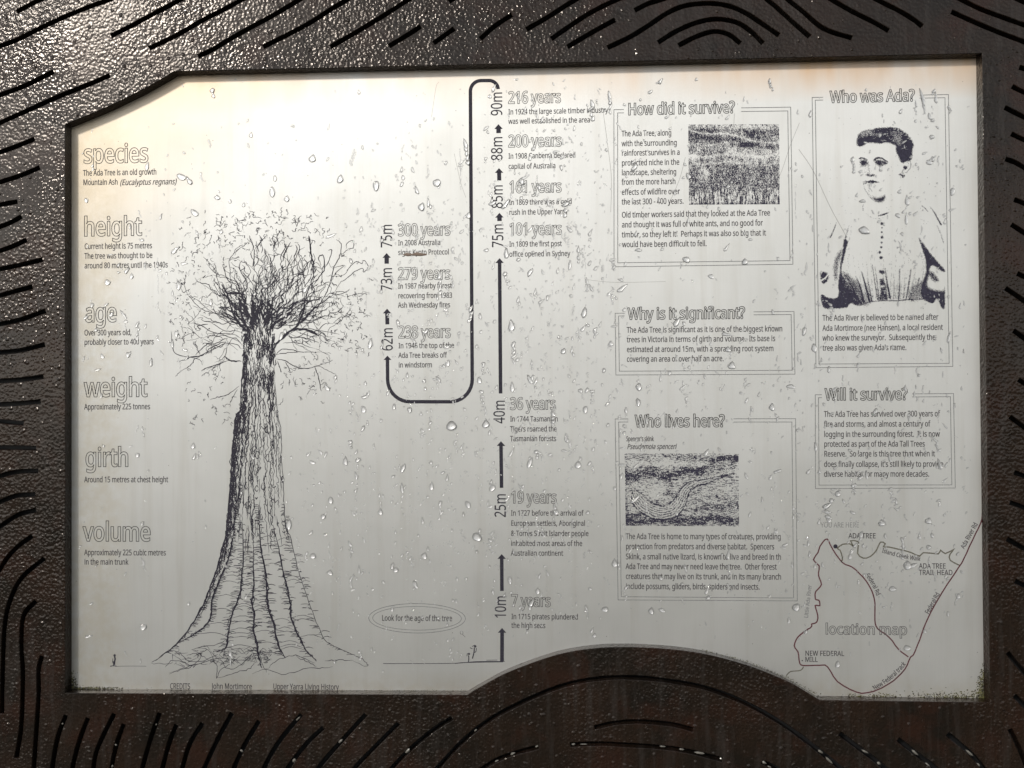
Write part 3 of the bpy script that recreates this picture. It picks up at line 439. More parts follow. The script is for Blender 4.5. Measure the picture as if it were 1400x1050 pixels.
# ------------------------------------------------------------------ the ground the sign stands over (below the picture)
def ground_material():
    m = mat('damp_forest_soil', (0.045, 0.036, 0.026), 0.85); g = NT(m)
    n = g.noise(g.mapping((1, 1, 1)), 3.0, 6, 0.65); n2 = g.noise(g.mapping((1, 1, 1)), 40.0, 3, 0.6)
    c = g.mix(g.ramp(n, [(0.4, 0.0), (0.62, 1.0)]), (0.035, 0.028, 0.020), (0.050, 0.055, 0.028))
    g.link(g.mix(g.ramp(n2, [(0.5, 0.0), (0.7, 1.0)]), c, (0.075, 0.058, 0.040)), g.b.inputs['Base Color'])
    g.link(g.bump(n2, 0.6, 0.03), g.b.inputs['Normal'])
    return m
gv = [(i * 8.0 - 120, j * 8.0 - 120, 0.0) for j in range(31) for i in range(31)]
gme = bpy.data.meshes.new('ground'); gme.from_pydata(gv, [], [(j * 31 + i, j * 31 + i + 1, j * 31 + i + 32, j * 31 + i + 31) for j in range(30) for i in range(30)])
gme.materials.append(ground_material()); gob = bpy.data.objects.new('ground', gme); C.objects.link(gob); gob['kind'] = 'structure'

# ================================================================== THE SIGN
sign = empty('information_sign')
sign.matrix_world = ROOT
tag(sign, 'dark textured metal information sign with cut growth-ring slots around a silver printed panel', 'sign')

PT = 0.0                     # face of the frame plate
def pl(pts, z=PT): return [P(x, y, z) for x, y in pts]

arc_tl = [(89, 170), (120, 157.5), (148, 145.5), (172, 134), (192, 124), (212, 113), (226, 105), (238, 97.6)]
arch = [(1121, 957.3), (1100, 944.5), (1080, 933), (1040, 916), (1000, 903), (960, 893.5), (920, 888), (880, 885.3), (840, 884.8),
        (812, 886.5), (780, 891), (752, 898), (720, 909), (688, 922), (664, 935), (648, 944), (638.5, 950.2)]
opening = (smooth_line(pl(arc_tl), 4) + pl([(1343, 73), (1354, 960.4)]) + smooth_line(pl(arch), 3) + pl([(89, 947.6)]))
# ------------------------------------------------------------------ growth-ring slots, centre lines in photo pixels
SLOTS = [
 [(23,16),(40,7),(52,1),(72,-8),(110,-24)], [(-30,74),(0,63),(24,54),(56,38),(86,24),(120,10),(148,0),(180,-12)],
 [(152,49),(180,35),(208,20),(244,1),(270,-14)], [(204,66),(232,53),(256,40),(280,26),(304,14),(328,1),(350,-11)],
 [(271,77),(292,67),(310,56),(340,39),(368,24),(392,10),(410,-1),(430,-13)], [(360,64),(392,48),(424,31),(452,13),(474,0),(494,-12)],
 [(452,64),(480,48),(512,29),(536,14),(556,1),(575,-11)], [(532,63),(560,46),(575,36)], [(593,59),(621,39)], [(614,2),(632,-10)],
 [(657,53),(676,36),(700,20)], [(720,40),(748,24),(776,6),(800,-8)], [(754,53),(780,35),(808,17),(840,1),(866,-9)],
 [(776,64),(810,44),(841,27)], [(831,65),(846,58),(864,49),(888,34),(912,18),(936,8),(968,4.5),(996,8),(1020,18),(1040,31),(1065,48)],
 [(868,14),(886,5),(902,0),(925,-8)], [(900,58),(924,43),(952,31),(980,26),(1008,31),(1028,44),(1043,59)],
 [(928,62),(952,50),(976,43),(996,47),(1012,59)], [(1038,-10),(1050,0),(1064,12),(1086,32),(1107,50)],
 [(1066,-10),(1078,0),(1098,16),(1120,35),(1138,44),(1165,52)], [(1118,-12),(1138,0),(1166,16),(1194,30),(1215,42)],
 [(1180,-12),(1200,0),(1228,14),(1248,26),(1261,36)], [(1301,16),(1332,30),(1368,45),(1400,57),(1440,72)],
 [(1296,-11),(1316,0),(1340,12),(1372,24),(1400,34),(1440,48)], [(1370,-14),(1396,1),(1440,18)],
 [(1394,92),(1418,99),(1440,106)], [(1384,118),(1400,126),(1440,142)], [(1374,147),(1400,160),(1440,179)], [(1383,183),(1400,191),(1440,208)],
 [(1375,217.5),(1388,222),(1400,229),(1440,252)], [(1387,273),(1400,278),(1440,297)], [(1383,307),(1400,318),(1440,344)],
 [(1391,374),(1400,378),(1440,397)], [(1375,394),(1400,411),(1440,440)], [(1386,452),(1400,462),(1440,492)], [(1393,519),(1402,525),(1440,548)],
 [(1381,570),(1400,584),(1440,616)], [(1387,646),(1400,651),(1440,670)], [(1381,687),(1400,694),(1440,712)], [(1377,737),(1400,750),(1440,774)],
 [(1388,794.6),(1400,800.5),(1440,822)], [(1378,892),(1388,905),(1400,919),(1430,958)], [(1387,951),(1400,964),(1436,1002)],
 [(1381,997),(1390,1015),(1400,1038),(1412,1072)], [(1295.5,1003.5),(1312,1017),(1328,1031),(1344,1049),(1362,1074)],
 [(1148,1003),(1176,1024),(1200,1042),(1234,1072)], [(1228,1011),(1252,1030),(1276,1048),(1304,1074)],
 [(576,1074),(602,1046),(624,1022),(648,1000),(676,980),(708,963),(740,948.5),(772,937),(804,930),(840,926.5),(880,927.3),(920,932),(960,939.5),(1000,953),(1040,972),(1080,996.5),(1118,1025),(1144,1046),(1176,1074)],
 [(813,995),(836,989.5),(860,987),(884,987.2),(920,991),(948,998)], [(780,1018.5),(820,1017),(860,1019),(900,1021.5),(940,1027),(988,1039)],
 [(640,1066),(656,1054),(674,1042),(700,1031),(736,1021.5)], [(1042,1042),(1062,1051),(1094,1072)],
 [(120,982),(110,1008),(102,1036),(94,1074)], [(90,978),(80,1004),(74,1032),(68,1074)], [(156,976),(140,1008),(130,1034),(125,1074)],
 [(169,990),(158,1022),(148,1074)], [(218,975),(204,1016),(188,1074)], [(241,991),(230,1020),(216,1074)], [(277,989),(262,1012),(253,1036),(244,1074)],
 [(317,975),(298,1010),(282,1044),(270,1074)], [(354,986),(338,1012),(324,1040),(310,1074)], [(412,977),(386,1008),(368,1036),(350,1074)],
 [(442,995),(420,1016),(398,1044),(380,1074)], [(500,977),(468,1012),(440,1044),(418,1074)], [(545,989),(510,1024),(486,1049),(466,1074)],
 [(618,982),(597,995),(574,1013),(548,1037),(516,1074)],
 [(-30,218),(0,208),(20,201),(47,190)], [(-30,260),(0,249),(28,240),(54,229)], [(-30,286),(0,280),(23.5,275.6)], [(-30,320),(0,310),(17,303),(29,296)],
 [(-30,354),(0,343),(19,336),(36,328)], [(-30,375),(0,368),(33,361),(58,355)], [(-30,412),(0,404),(25,397),(44,392)], [(-30,448),(0,443),(28,437),(62,425)],
 [(-30,486),(0,482),(28,479),(61,471)], [(-30,522),(0,521),(30,519),(59,515)], [(-30,554),(0,553),(28,551.5),(55,549)], [(-30,572),(0,576),(32,579)],
 [(-30,611),(0,612),(24,612),(49,613)], [(-30,664),(0,651),(25,645),(52,644)], [(-30,702),(0,686.5),(22,678),(48,676)], [(-30,742),(0,720),(25,704),(49,697.5)],
 [(-20,812),(0,778),(12,760),(27,745),(44,733)], [(2.4,976),(3.5,917),(6,858),(13,823),(29.5,790),(60.5,763.6)],
 [(22,1037),(29,991),(31,923),(29,882),(32,842),(49,822)], [(43,1074),(46,1050),(49,1006),(52.5,952),(52.5,917),(57,897)],
 [(-30,143),(0,130),(32,118),(73,98)], [(-30,182),(0,168),(40,150),(80,132),(120,116),(150,103)],
 [(-40,40),(-20,32),(-6,24)], [(1418,1020),(1440,1050)],
]
def slot_loop(line, w):
    pts = smooth_line(pl(line), 4)
    L = []; Rr = []
    n = len(pts)
    for i, p in enumerate(pts):
        a = pts[max(0, i - 1)]; b = pts[min(n - 1, i + 1)]
        d = (b[0] - a[0], b[1] - a[1]); l = math.hypot(*d); d = (d[0] / l, d[1] / l)
        ww = w * 0.5 * (1 + 0.05 * math.sin(i * 1.7 + p[0]))
        L.append((p[0] - d[1] * ww, p[1] + d[0] * ww)); Rr.append((p[0] + d[1] * ww, p[1] - d[0] * ww))
    return L + Rr[::-1]
def cut_plate(name, outer, holes, z0, z1, m, parent, bev=0.5):
    """a slab with through holes: front face, back face, walls, and a narrow worn bevel round every cut"""
    def area(l): return sum(l[i - 1][0] * l[i][1] - l[i][0] * l[i - 1][1] for i in range(len(l))) / 2
    loops = [outer if area(outer) > 0 else outer[::-1]] + [h if area(h) < 0 else h[::-1] for h in holes]
    def off(l, d):     # move into the material (left side of the travel direction)
        out = []; n = len(l)
        for i in range(n):
            a, p, b = l[i - 1], l[i], l[(i + 1) % n]
            d1 = (p[0] - a[0], p[1] - a[1]); d2 = (b[0] - p[0], b[1] - p[1])
            l1 = math.hypot(*d1) or 1e-9; l2 = math.hypot(*d2) or 1e-9
            n1 = (-d1[1] / l1, d1[0] / l1); n2 = (-d2[1] / l2, d2[0] / l2)
            q = (n1[0] + n2[0], n1[1] + n2[1]); k = max(q[0] * n1[0] + q[1] * n1[1], 0.4)
            out.append((p[0] + q[0] * d / k, p[1] + q[1] * d / k))
        return out
    ins = [off(l, bev) for l in loops]
    co = []; edges = []
    for l in ins:
        n = len(co); co += [Vector(p) for p in l]
        edges += [(n + i, n + (i + 1) % len(l)) for i in range(len(l))]
    vs, es, fs, ov, oe, of = delaunay_2d_cdt(co, edges, [], 0, 1e-6)
    vs = [tuple(v) for v in vs]
    # keep faces inside the outer loop and outside every hole
    V = []; F = []
    n0 = len(vs)
    V += [(x, y, z1) for x, y in vs]
    from collections import defaultdict
    polys = [np.array(l) for l in ins]
    cent = np.array([[sum(vs[i][0] for i in f) / len(f), sum(vs[i][1] for i in f) / len(f)] for f in fs])
    def inside(poly, c):
        x, y = c[:, 0], c[:, 1]; r = np.zeros(len(c), bool)
        q = np.roll(poly, 1, axis=0)
        for (x1, y1), (x2, y2) in zip(poly, q):
            if y1 == y2: continue
            k = ((y1 > y) != (y2 > y)) & (x < (x2 - x1) * (y - y1) / (y2 - y1) + x1)
            r ^= k
        return r
    keep = inside(polys[0], cent)
    for h in polys[1:]: keep &= ~inside(h, cent)
    good = [f for f, k in zip(fs, keep) if k]
    for f in good:
        a = sum(vs[f[i - 1]][0] * vs[f[i]][1] - vs[f[i]][0] * vs[f[i - 1]][1] for i in range(len(f)))
        F.append(tuple(f) if a > 0 else tuple(f[::-1]))
    for l, li in zip(loops, ins):
        k = len(l); a = len(V)
        V += [(x, y, z1) for x, y in li] + [(x, y, z1 - bev) for x, y in l] + [(x, y, z0) for x, y in l]
        for i in range(k):
            j = (i + 1) % k
            F.append((a + i, a + k + i, a + k + j, a + j))
            F.append((a + k + i, a + 2 * k + i, a + 2 * k + j, a + k + j))
    return mesh_obj(name, V, F, m, parent)

outer = [(-790, -610), (765, -610), (765, 600), (-790, 600)]
OUT_PLATE = outer
holes = [opening] + [slot_loop(s, 6.1) for s in SLOTS]
plate = cut_plate('frame_plate', outer, holes, PANEL_Z + 0.1, PT, M_PLATE, sign, 0.6)
tag(plate, 'dark brown orange-peel textured frame plate cut with curved slots')

# backing behind the slots, just behind the plate
zb = PANEL_Z - 6
bv = [(-785, -605, zb), (760, -605, zb), (760, 595, zb), (-785, 595, zb), (-785, -605, zb - 3), (760, -605, zb - 3), (760, 595, zb - 3), (-785, 595, zb - 3)]
mesh_obj('backing_plate', bv, [(0, 1, 2, 3), (7, 6, 5, 4), (0, 4, 5, 1), (1, 5, 6, 2), (2, 6, 7, 3), (3, 7, 4, 0)], M_BACK, sign)

# the printed silver sheet: slightly larger than the opening, held behind the plate
def off_loop(l, d):
    out = []; n = len(l)
    for i in range(n):
        a, p, b = l[i - 1], l[i], l[(i + 1) % n]
        d1 = (p[0] - a[0], p[1] - a[1]); d2 = (b[0] - p[0], b[1] - p[1]); l1 = math.hypot(*d1) or 1e-9; l2 = math.hypot(*d2) or 1e-9
        q = (-d1[1] / l1 - d2[1] / l2, d1[0] / l1 + d2[0] / l2); k = max((q[0] * -d1[1] + q[1] * d1[0]) / l1, 0.4)
        out.append((p[0] + q[0] * d / k, p[1] + q[1] * d / k))
    return out
area_o = sum(opening[i - 1][0] * opening[i][1] - opening[i][0] * opening[i - 1][1] for i in range(len(opening)))
sheet = off_loop(opening, -6.0 if area_o > 0 else 6.0)
panel = cut_plate('info_panel', sheet, [], PANEL_Z - 3.0, PANEL_Z, M_PANEL, sign, 0.3)
tag(panel, 'silver metal sheet printed with black text and drawings, wet with rain')
# ================================================================== PRINTING ON THE SHEET
CAPB = 7.7
def block(name, lines, m=M_TEXT, cap=CAPB, outline=0.0, label=None):
    """lines: (text, x0, baseline, x1[, italic])"""
    k = Ink()
    for l in lines:
        put_text(k, l[0], l[1], l[2], l[3], cap, outline, italic=len(l) > 4)
    k.build(name, m, panel, label)
def heading(text, x0, y, x1, cap, m=M_TEXT, w=0.75):
    k = Ink(); put_text(k, text, x0, y, x1, cap, w, bold=cap * 0.026); k.build('heading', m, panel, 'outlined heading reading "%s"' % text)
M_HEAD = ink_material('heading_outline_ink', (0.030, 0.029, 0.029))
for t, x0, y, x1 in (('species', 114, 223, 203), ('height', 114, 322.5, 194), ('age', 116, 440, 160), ('weight', 115.2, 542.2, 201.4),
                     ('girth', 116.5, 637.5, 176.6), ('volume', 114, 739.3, 206.4)):
    heading(t, x0, y, x1, 25.0, M_HEAD, 0.92)
block('caption', [('The Ada Tree is an old growth', 113.5, 240.3, 214.2), ('Mountain Ash', 113.5, 253.2, 161.3), ('(Eucalyptus regnans)', 163.8, 253.2, 241, 1)])
block('caption', [('Current height is 75 metres', 115.4, 340.6, 208), ('The tree was thought to be', 115.4, 353.8, 208.6), ('around 80 metres until the 1940s', 115.4, 367, 229.6)])
block('caption', [('Over 300 years old,', 115.2, 458.7, 180), ('probably closer to 400 years', 115.2, 471.5, 210.4)])
block('caption', [('Approximately 225 tonnes', 115.2, 559.9, 205.4)])
block('caption', [('Around 15 metres at chest height', 115.2, 659.4, 230)])
block('caption', [('Approximately 225 cubic metres', 115.2, 759, 227), ('in the main trunk', 115.2, 771.8, 175.6)])
for c_ in (('CREDITS', 232.3, 941.8, 260.2), ('John Mortimore', 289.4, 941.8, 344.7), ('Upper Yarra Living History', 373.3, 942.2, 463.2)): block('credit_line', [c_])

M_YEAR = ink_material('year_outline_ink', (0.060, 0.058, 0.058))
TL = [
 ('216 years', 694.7, 141.5, 767, [('In 1924 the large scale timber industry', 156.6, 831.4), ('was well established in the area', 169.4, 806.9)]),
 ('200 years', 694.9, 201, 767.8, [('In 1908 Canberra declared', 217, 787), ('capital of Australia', 231, 759.8)]),
 ('161 years', 695.8, 263.6, 767.8, [('In 1869 there was a gold', 280.2, 782), ('rush in the Upper Yarra', 293.8, 775.7)]),
 ('101 years', 696, 321.3, 768.2, [('In 1809 the first post', 337.4, 768.2), ('office opened in Sydney', 351, 779.6)]),
 ('300 years', 544, 322.4, 615.8, [('In 2008 Australia', 335.6, 602.4), ('signs Kyoto Protocol', 348.7, 614)]),
 ('279 years', 544, 382.2, 615.8, [('In 1987 nearby forest', 394.7, 617.8), ('recovering from 1983', 407.9, 618.4), ('Ash Wednesday fires', 420.8, 615.6)]),
 ('238 years', 544.6, 462, 616.2, [('In 1946 the top of the', 476.2, 621), ('Ada Tree breaks off', 489.3, 610.8), ('in windstorm', 502.5, 591)]),
 ('36 years', 697.2, 559.8, 759.7, [('In 1744 Tasmanian', 576.3, 763), ('Tigers roamed the', 590, 761.4), ('Tasmanian forests', 603.2, 760.4)]),
 ('19 years', 698.2, 687.7, 761, [('In 1727 before the arrival of', 704.9, 797.6), ('European settlers, Aboriginal', 718.8, 800.2), ('& Torres Strait Islander people', 732.7, 804.8), ('inhabited most areas of the', 746.3, 796.3), ('Australian continent', 759.6, 770)]),
 ('7 years', 698.9, 828.9, 753, [('In 1715 pirates plundered', 846.4, 790.5), ('the high seas', 858.4, 745.8)]),
]
for t, x0, y, x1, ls in TL:
    heading(t, x0, y, x1, 16.0, M_YEAR, 0.78)
    block('caption', [(s, x0 + 0.2, yy, xx) for s, yy, xx in ls], cap=7.2)
for t, x, ya, yb in (('75m', 535.8, 338.8, 306.2), ('73m', 535.9, 398.2, 365.4), ('62m', 536.8, 480, 447.6), ('90m', 686.5, 158.5, 125.2), ('88m', 686.8, 219.8, 186.2),
                     ('85m', 687.2, 285.2, 252.2), ('75m', 688, 338.5, 305.6), ('40m', 690, 579.2, 546.6), ('25m', 691.4, 707.6, 674.6), ('10m', 691.7, 845.8, 814.2)):
    k = Ink(); put_text(k, t, x, ya, 0, 15.2, end=(x, yb)); k.build('height_mark', M_INK, panel, 'sideways height mark reading "%s"' % t)

def arrow(tip, base, w, hw=11.8, hl=6.6, path=None):
    w += 0.5; k = Ink(); a = P(*tip); b = P(*base)
    s = 1.0
    k.poly([(a[0], a[1]), (a[0] - hw / 2, a[1] - hl), (a[0] + hw / 2, a[1] - hl)])
    k.ribbon([(a[0], a[1] - hl + 0.3), b] if path is None else path, w)
    k.build('timeline_arrow', M_INK, panel)
arrow((528.6, 346), (528.7, 360.5), 5.6); arrow((529.2, 422), (529.6, 443.5), 5.0)
arrow((681.5, 169.8), (681.7, 182), 5.8); arrow((682.3, 229.8), (682.6, 246.8), 5.2); arrow((682.8, 291), (683, 302.2), 5.8)
arrow((683, 353), (684.4, 538), 4.5); arrow((684.9, 603.2), (685.7, 667), 4.5); arrow((685.9, 757.5), (686.2, 808), 4.5); arrow((686.4, 858.5), (686.3, 904.2), 4.7)
def rounded(pts, radii, n=9):
    out = [pts[0]]
    for i in range(1, len(pts) - 1):
        a, p, b = pts[i - 1], pts[i], pts[i + 1]; r = radii[i - 1]
        d1 = Vector((a[0] - p[0], a[1] - p[1])); d2 = Vector((b[0] - p[0], b[1] - p[1])); d1.normalize(); d2.normalize()
        for k in range(n + 1):
            t = k / n; th = t * math.pi / 2
            out.append((p[0] + d1.x * r * (1 - math.sin(th)) + d2.x * r * (1 - math.cos(th)), p[1] + d1.y * r * (1 - math.sin(th)) + d2.y * r * (1 - math.cos(th))))
    out.append(pts[-1]); return out
a0 = P(529.7, 486.2)
route = rounded([(a0[0], a0[1] - 5.7), P(530.2, 549.2), P(645.8, 549.3), P(643, 110.3), P(680.4, 110), P(681, 121.8)], [31, 31, 15, 12])
k = Ink(); k.poly([(a0[0], a0[1]), (a0[0] - 5.5, a0[1] - 6), (a0[0] + 5.5, a0[1] - 6)]); k.ribbon(route, 4.9); k.build('timeline_arrow', M_INK, panel, 'long black line that loops from the right timeline to the left one')

# ------------------------------------------------------------------ double line boxes with headings and text
def box(outer, inner, gap_o, gap_i):
    for loop, (gl, gr) in ((outer, gap_o), (inner, gap_i)):
        tl, tr, br, bl = [P(*c) for c in loop]
        def top(px):
            t = (px - loop[0][0]) / (loop[1][0] - loop[0][0]); return (tl[0] + (tr[0] - tl[0]) * t, tl[1] + (tr[1] - tl[1]) * t)
        k = Ink(); k.ribbon([top(gl), tl, bl, br, tr, top(gr)], 0.85); k.build('box_line', M_LINE, panel)
box([(839.3,150),(1081,146.5),(1084,361.3),(839.5,364.8)], [(844.4,154.4),(1077,151.7),(1080,356.3),(844.6,359.3)], (853,1013.7), (853,1013.7))
box([(841,428.3),(1085.5,425.8),(1086.8,511.5),(842,512.7)], [(845.7,432),(1081.6,430),(1083,506.2),(846.7,507.5)], (854.2,1030.7), (854.2,1030.7))
box([(841,572.8),(1087.6,572.4),(1090,821.5),(845,820.2)], [(845.7,577),(1082.6,577),(1085,817.5),(849.4,815.8)], (858.9,1003.4), (858.9,1003.4))
box([(1110.3,133.3),(1296.6,129.2),(1302.6,501),(1115.6,502.7)], [(1114.6,137),(1291.9,133.6),(1297.6,496.7),(1119.7,497.7)], (1125.4,1257.3), (1125.4,1257.3))
box([(1114.6,539.7),(1303.6,538),(1306,667.2),(1114.8,667.9)], [(1119,543.7),(1299.3,542.3),(1301.3,662.9),(1119.7,663.2)], (1123.7,1247.2), (1123.7,1247.2))
heading('How did it survive?', 858.3, 157, 1004.6, 15.5, M_HEAD, 0.92)
heading('Why is it significant?', 858.4, 436.7, 1018.5, 15.5, M_HEAD, 0.92)
heading('Who lives here?', 868.3, 583.7, 990.8, 16, M_HEAD, 0.92)
heading('Who was Ada?', 1134.8, 140.3, 1250.6, 15.5, M_HEAD, 0.92)
heading('Will it survive?', 1128, 547, 1240.5, 15.5, M_HEAD, 0.92)
heading('location map', 1128, 866.8, 1240.5, 14, M_YEAR, 0.78)
X = 849.8
block('paragraph', [('The Ada Tree, along', X, 186.5, 918.2), ('with the surrounding', X, 200, 925.7), ('rainforest survives in a', X, 213, 929.6), ('protected niche in the', X, 226.5, 929),
  ('landscape, sheltering', X, 239.7, 925), ('from the more harsh', X, 252.7, 923.9), ('effects of wildfire over', X, 266.5, 929.6), ('the last 300 - 400 years.', X, 279.7, 934.9)])
X = 850
block('paragraph', [('Old timber workers said that they looked at the Ada Tree', X, 297.5, 1053), ('and thought it was full of white ants, and no good for', X, 311, 1043),
  ('timber, so they left it!  Perhaps it was also so big that it', X, 324.6, 1047.3), ('would have been difficult to fell.', X + .5, 338, 966.4)])
X = 856.8
block('paragraph', [('The Ada Tree is significant as it is one of the biggest known', X, 454.9, 1070), ('trees in Victoria in terms of girth and volume.  Its base is', X, 468, 1060),
  ('estimated at around 15m, with a sprawling root system', X, 481.5, 1057.9), ('covering an area of over half an acre.', X, 494.7, 989.8)])
block('caption', [("Spencer's skink", 856, 603.2, 893.8)], cap=6.6)
block('caption', [('Pseudemoia spenceri', 857, 614, 924.4, 1)], cap=7.0)
X = 855.4
block('paragraph', [('The Ada Tree is home to many types of creatures, providing', X, 737, 1067.8), ('protection from predators and diverse habitat.  Spencers', X, 750.7, 1058.7),
  ('Skink, a small native lizard, is known to live and breed in th', X, 764.6, 1068.3), ('Ada Tree and may never need leave the tree.  Other forest', X, 778, 1062),
  ('creatures that may live on its trunk, and in its many branch', X, 791.5, 1068.3), ('include possums, gliders, birds, spiders and insects.', X, 805.2, 1038.9)])
X = 1124.5
block('paragraph', [('The Ada River is believed to be named after', X, 438.5, 1283), ('Ada Mortimore (nee Hansen), a local resident', X, 452.4, 1289.2),
  ('who knew the surveyor.  Subsequently the', X, 465.8, 1279), ("tree also was given Ada's name.", X, 479.4, 1239.5)])
X = 1126.4
block('paragraph', [('The Ada Tree has survived over 300 years of', X, 569.9, 1285), ('fire and storms, and almost a century of', X, 583.6, 1271.7), ('logging in the surrounding forest.  It is now', X, 597.4, 1285),
  ('protected as part of the Ada Tall Trees', X, 610.8, 1264.7), ('Reserve.  So large is this tree that when it', X, 624.2, 1278.4), ("does finally collapse, it's still likely to provide", X, 638.3, 1289.9),
  ('diverse habitat for many more decades.', X, 651.8, 1270.7)])

# ------------------------------------------------------------------ oval note
c0 = P(570, 845.3)
for rx, ry, w in ((67.6, 20.4, 0.8), (62.0, 16.4, 0.7)):
    k = Ink(); k.ribbon([(c0[0] + rx * math.cos(2 * math.pi * i / 72), c0[1] + ry * math.sin(2 * math.pi * i / 72)) for i in range(72)], w, True); k.build('oval_line', M_LINE, panel)
block('caption', [('Look for the age of the tree', 521.8, 848.6, 618.4)], cap=7.8)

# ------------------------------------------------------------------ location map
road = [(1342.9,702),(1341,715),(1329.5,738.6),(1317.7,763.8),(1311,775.5),(1287.5,810.8),(1267.4,847.7),(1257.3,874.6),(1249,894.7),(1244.9,898.5),(1237,914.8),(1222,930),(1205,940.5),
        (1188.5,946.6),(1171.7,946.4),(1144.8,931.6),(1131.4,911.5),(1120,909.6),(1097.8,909.8),(1092.8,904.8),(1091,891.3),(1086,883),(1091,871),(1101,862.8),(1109.6,856.5),(1109.8,853),(1116.3,851),(1118,841),(1114.6,828),
        (1120.7,827.8),(1119.7,820.8),(1114.6,819),(1115.3,809),(1123,799),(1119,787.3),(1119.7,773.8),(1112.3,765.5),(1118,755.4),(1123,743.6),(1130.7,737),(1138,750),(1151.5,768.8),(1165,775.5),(1180,789),
        (1191.8,807.4),(1196,824),(1196,847.7),(1200,859.4),(1215.3,871),(1228.8,888),(1242,898)]
def wob(pts, amp, n=3):
    q = smooth_line(pts, n); return [(x + rnd.uniform(-amp, amp), y + rnd.uniform(-amp, amp)) for x, y in q]
k = Ink(); k.ribbon([P(*p) for p in wob(road, 0.25)], 1.7); k.build('map_road', M_RED, panel, 'dark red road loop of the location map')
Z = lambda pts: [(930 + a / 2.979, 700 + b / 2.979) for a, b in pts]
walk = Z([(655,203),(661,185),(650,155),(640,148),(662,132),(690,130),(702,137),(712,145),(694,118),(726,122),(722,168),(745,188),(775,180),(800,155),(815,122),(835,130),(828,142),(850,143),(900,155),(940,165),(975,180),(990,165),(1050,170),(1060,155),(1080,170),(1117,150),(1098,172),(1100,197),(1137,216)])
k = Ink(); k.ribbon([P(*p) for p in wob(walk, 0.3, 2)], 1.7); k.build('map_path', M_PATH, panel)
k = Ink(); k.ribbon([P(*p) for p in wob(Z([(502,630),(490,645),(450,650),(432,667)]), 0.2)], 1.5); k.build('map_path', M_PATH, panel)
k = Ink(); k.disc(*P(1142.2, 747), 2.9, 20); k.build('map_dot', M_INK, panel)
k = Ink(); k.disc(*P(1096.8, 903.1), 0.9, 8); k.build('map_dot', M_INK, panel)
block('map_name', [('ADA TREE', 1160, 735.9, 1197.5)], cap=7.0); block('map_name', [('ADA TREE', 1256.3, 777.2, 1293.2), ('TRAIL HEAD', 1256.3, 786, 1302.6)], cap=7.0)
block('map_name', [('NEW FEDERAL', 1100.5, 896.4, 1154.2), ('MILL', 1100.5, 904.8, 1118)], cap=6.8)
block('map_name', [('YOU ARE HERE', 1122, 721, 1174.6)], M_FADE, 6.8, label='faded grey words above the dot of the map')
for t, a, b, cap, cu in (('Little Ada River', (1104.5, 845), (1109.5, 800), 5.2, 0), ('Federal Rd', (1182.5, 786), (1198.5, 815), 6.0, 1.5), ('Federal Rd', (1269.5, 840), (1285, 812), 6.2, 0),
                    ('Ada River Rd', (1318.2, 750.8), (1337, 716.5), 6.2, 0), ('Island Creek Walk', (1205.5, 755), (1258, 766.8), 5.8, -1.5), ('New Federal track', (1195.8, 943.2), (1238.5, 908.5), 6.3, -3.0)):
    k = Ink(); put_text(k, t, a[0], a[1], 0, cap, end=b, curve=cu); k.build('map_name', M_TEXT if 'Little' not in t else M_LINE, panel)

# ------------------------------------------------------------------ pen drawing of the tree
tree = Ink()
def c5(l): return [(230 + a / 3.75, 280 + b / 3.75) for a, b in l]
def c6(l): return [(180 + a / 2.9167, 560 + b / 2.9167) for a, b in l]
def pen(pts, w, jit=0.5, n=4, taper=True, blot=0.0):
    """pts in photo pixels, a hand-held pen line of uneven weight"""
    q = smooth_line(pts, n); L = len(q)
    q = [(x + rnd.gauss(0, jit), y + rnd.gauss(0, jit)) for x, y in q]
    ws = []
    for i in range(L):
        t = i / max(1, L - 1)
        v = w * (0.75 + 0.5 * rnd.random())
        if taper: v *= min(1.0, 0.35 + 3.5 * min(t, 1 - t))
        ws.append(v)
    tree.ribbon([P(*p) for p in q], ws)
    if blot and rnd.random() < blot: tree.disc(*P(*q[rnd.randrange(L)]), rnd.uniform(0.5, 1.1), 6)
def squig(x, y, s, w=0.6):
    n = rnd.randint(3, 6); a = rnd.uniform(0, 6.28); p = [(x, y)]
    for i in range(n):
        a += rnd.gauss(0, 1.1); p.append((p[-1][0] + math.cos(a) * s * rnd.uniform(.3, 1), p[-1][1] + math.sin(a) * s * rnd.uniform(.3, 1)))
    pen(p, w, 0.15, 3)
left = [(336,453),(333,488),(331,520),(328.7,557),(322,572),(320.6,591),(317,629),(315.4,663),(312,697),(308.6,731),(303,752),(298,773),(288,800),(277.7,827),(262,855),(243,879),(224.6,894),(207,906)]
right = [(374,483),(375.3,512),(378.8,557),(380,567),(385,598),(384.7,629),(387.4,666),(389.8,711),(397.7,738),(406,773),(416.6,807),(430,845),(444,874),(452.6,880.6),(480,894),(494,900),(503,909),(497,910),(480,902)]
pen(left, 2.0, 0.5, 5); pen(left, 1.4, 1.0, 5); pen([(x + 2.4, y) for x, y in left[:-3]], 1.4, 1.0, 6); pen([(x + 3.6, y + 3) for x, y in left[:-3]], 0.9, 1.4, 6); pen([(x + 5, y + 2) for x, y in left[:-4]], 0.8, 1.4, 6)
pen(right, 0.85, 0.4, 5)
B1 = c6([(430,300),(412,420),(400,520),(385,600),(350,680),(320,760),(315,830),(285,870),(240,900),(190,930)])
B2 = c6([(440,450),(445,560),(442,640),(430,740),(400,820),(385,900),(375,950),(340,965)])
B3 = c6([(488,560),(485,640),(488,700),(480,770),(490,820),(485,880),(500,930),(505,980),(520,1030)])
B4 = c6([(505,380),(515,540),(530,620),(538,700),(545,790),(565,850),(580,920),(590,950),(612,990)])
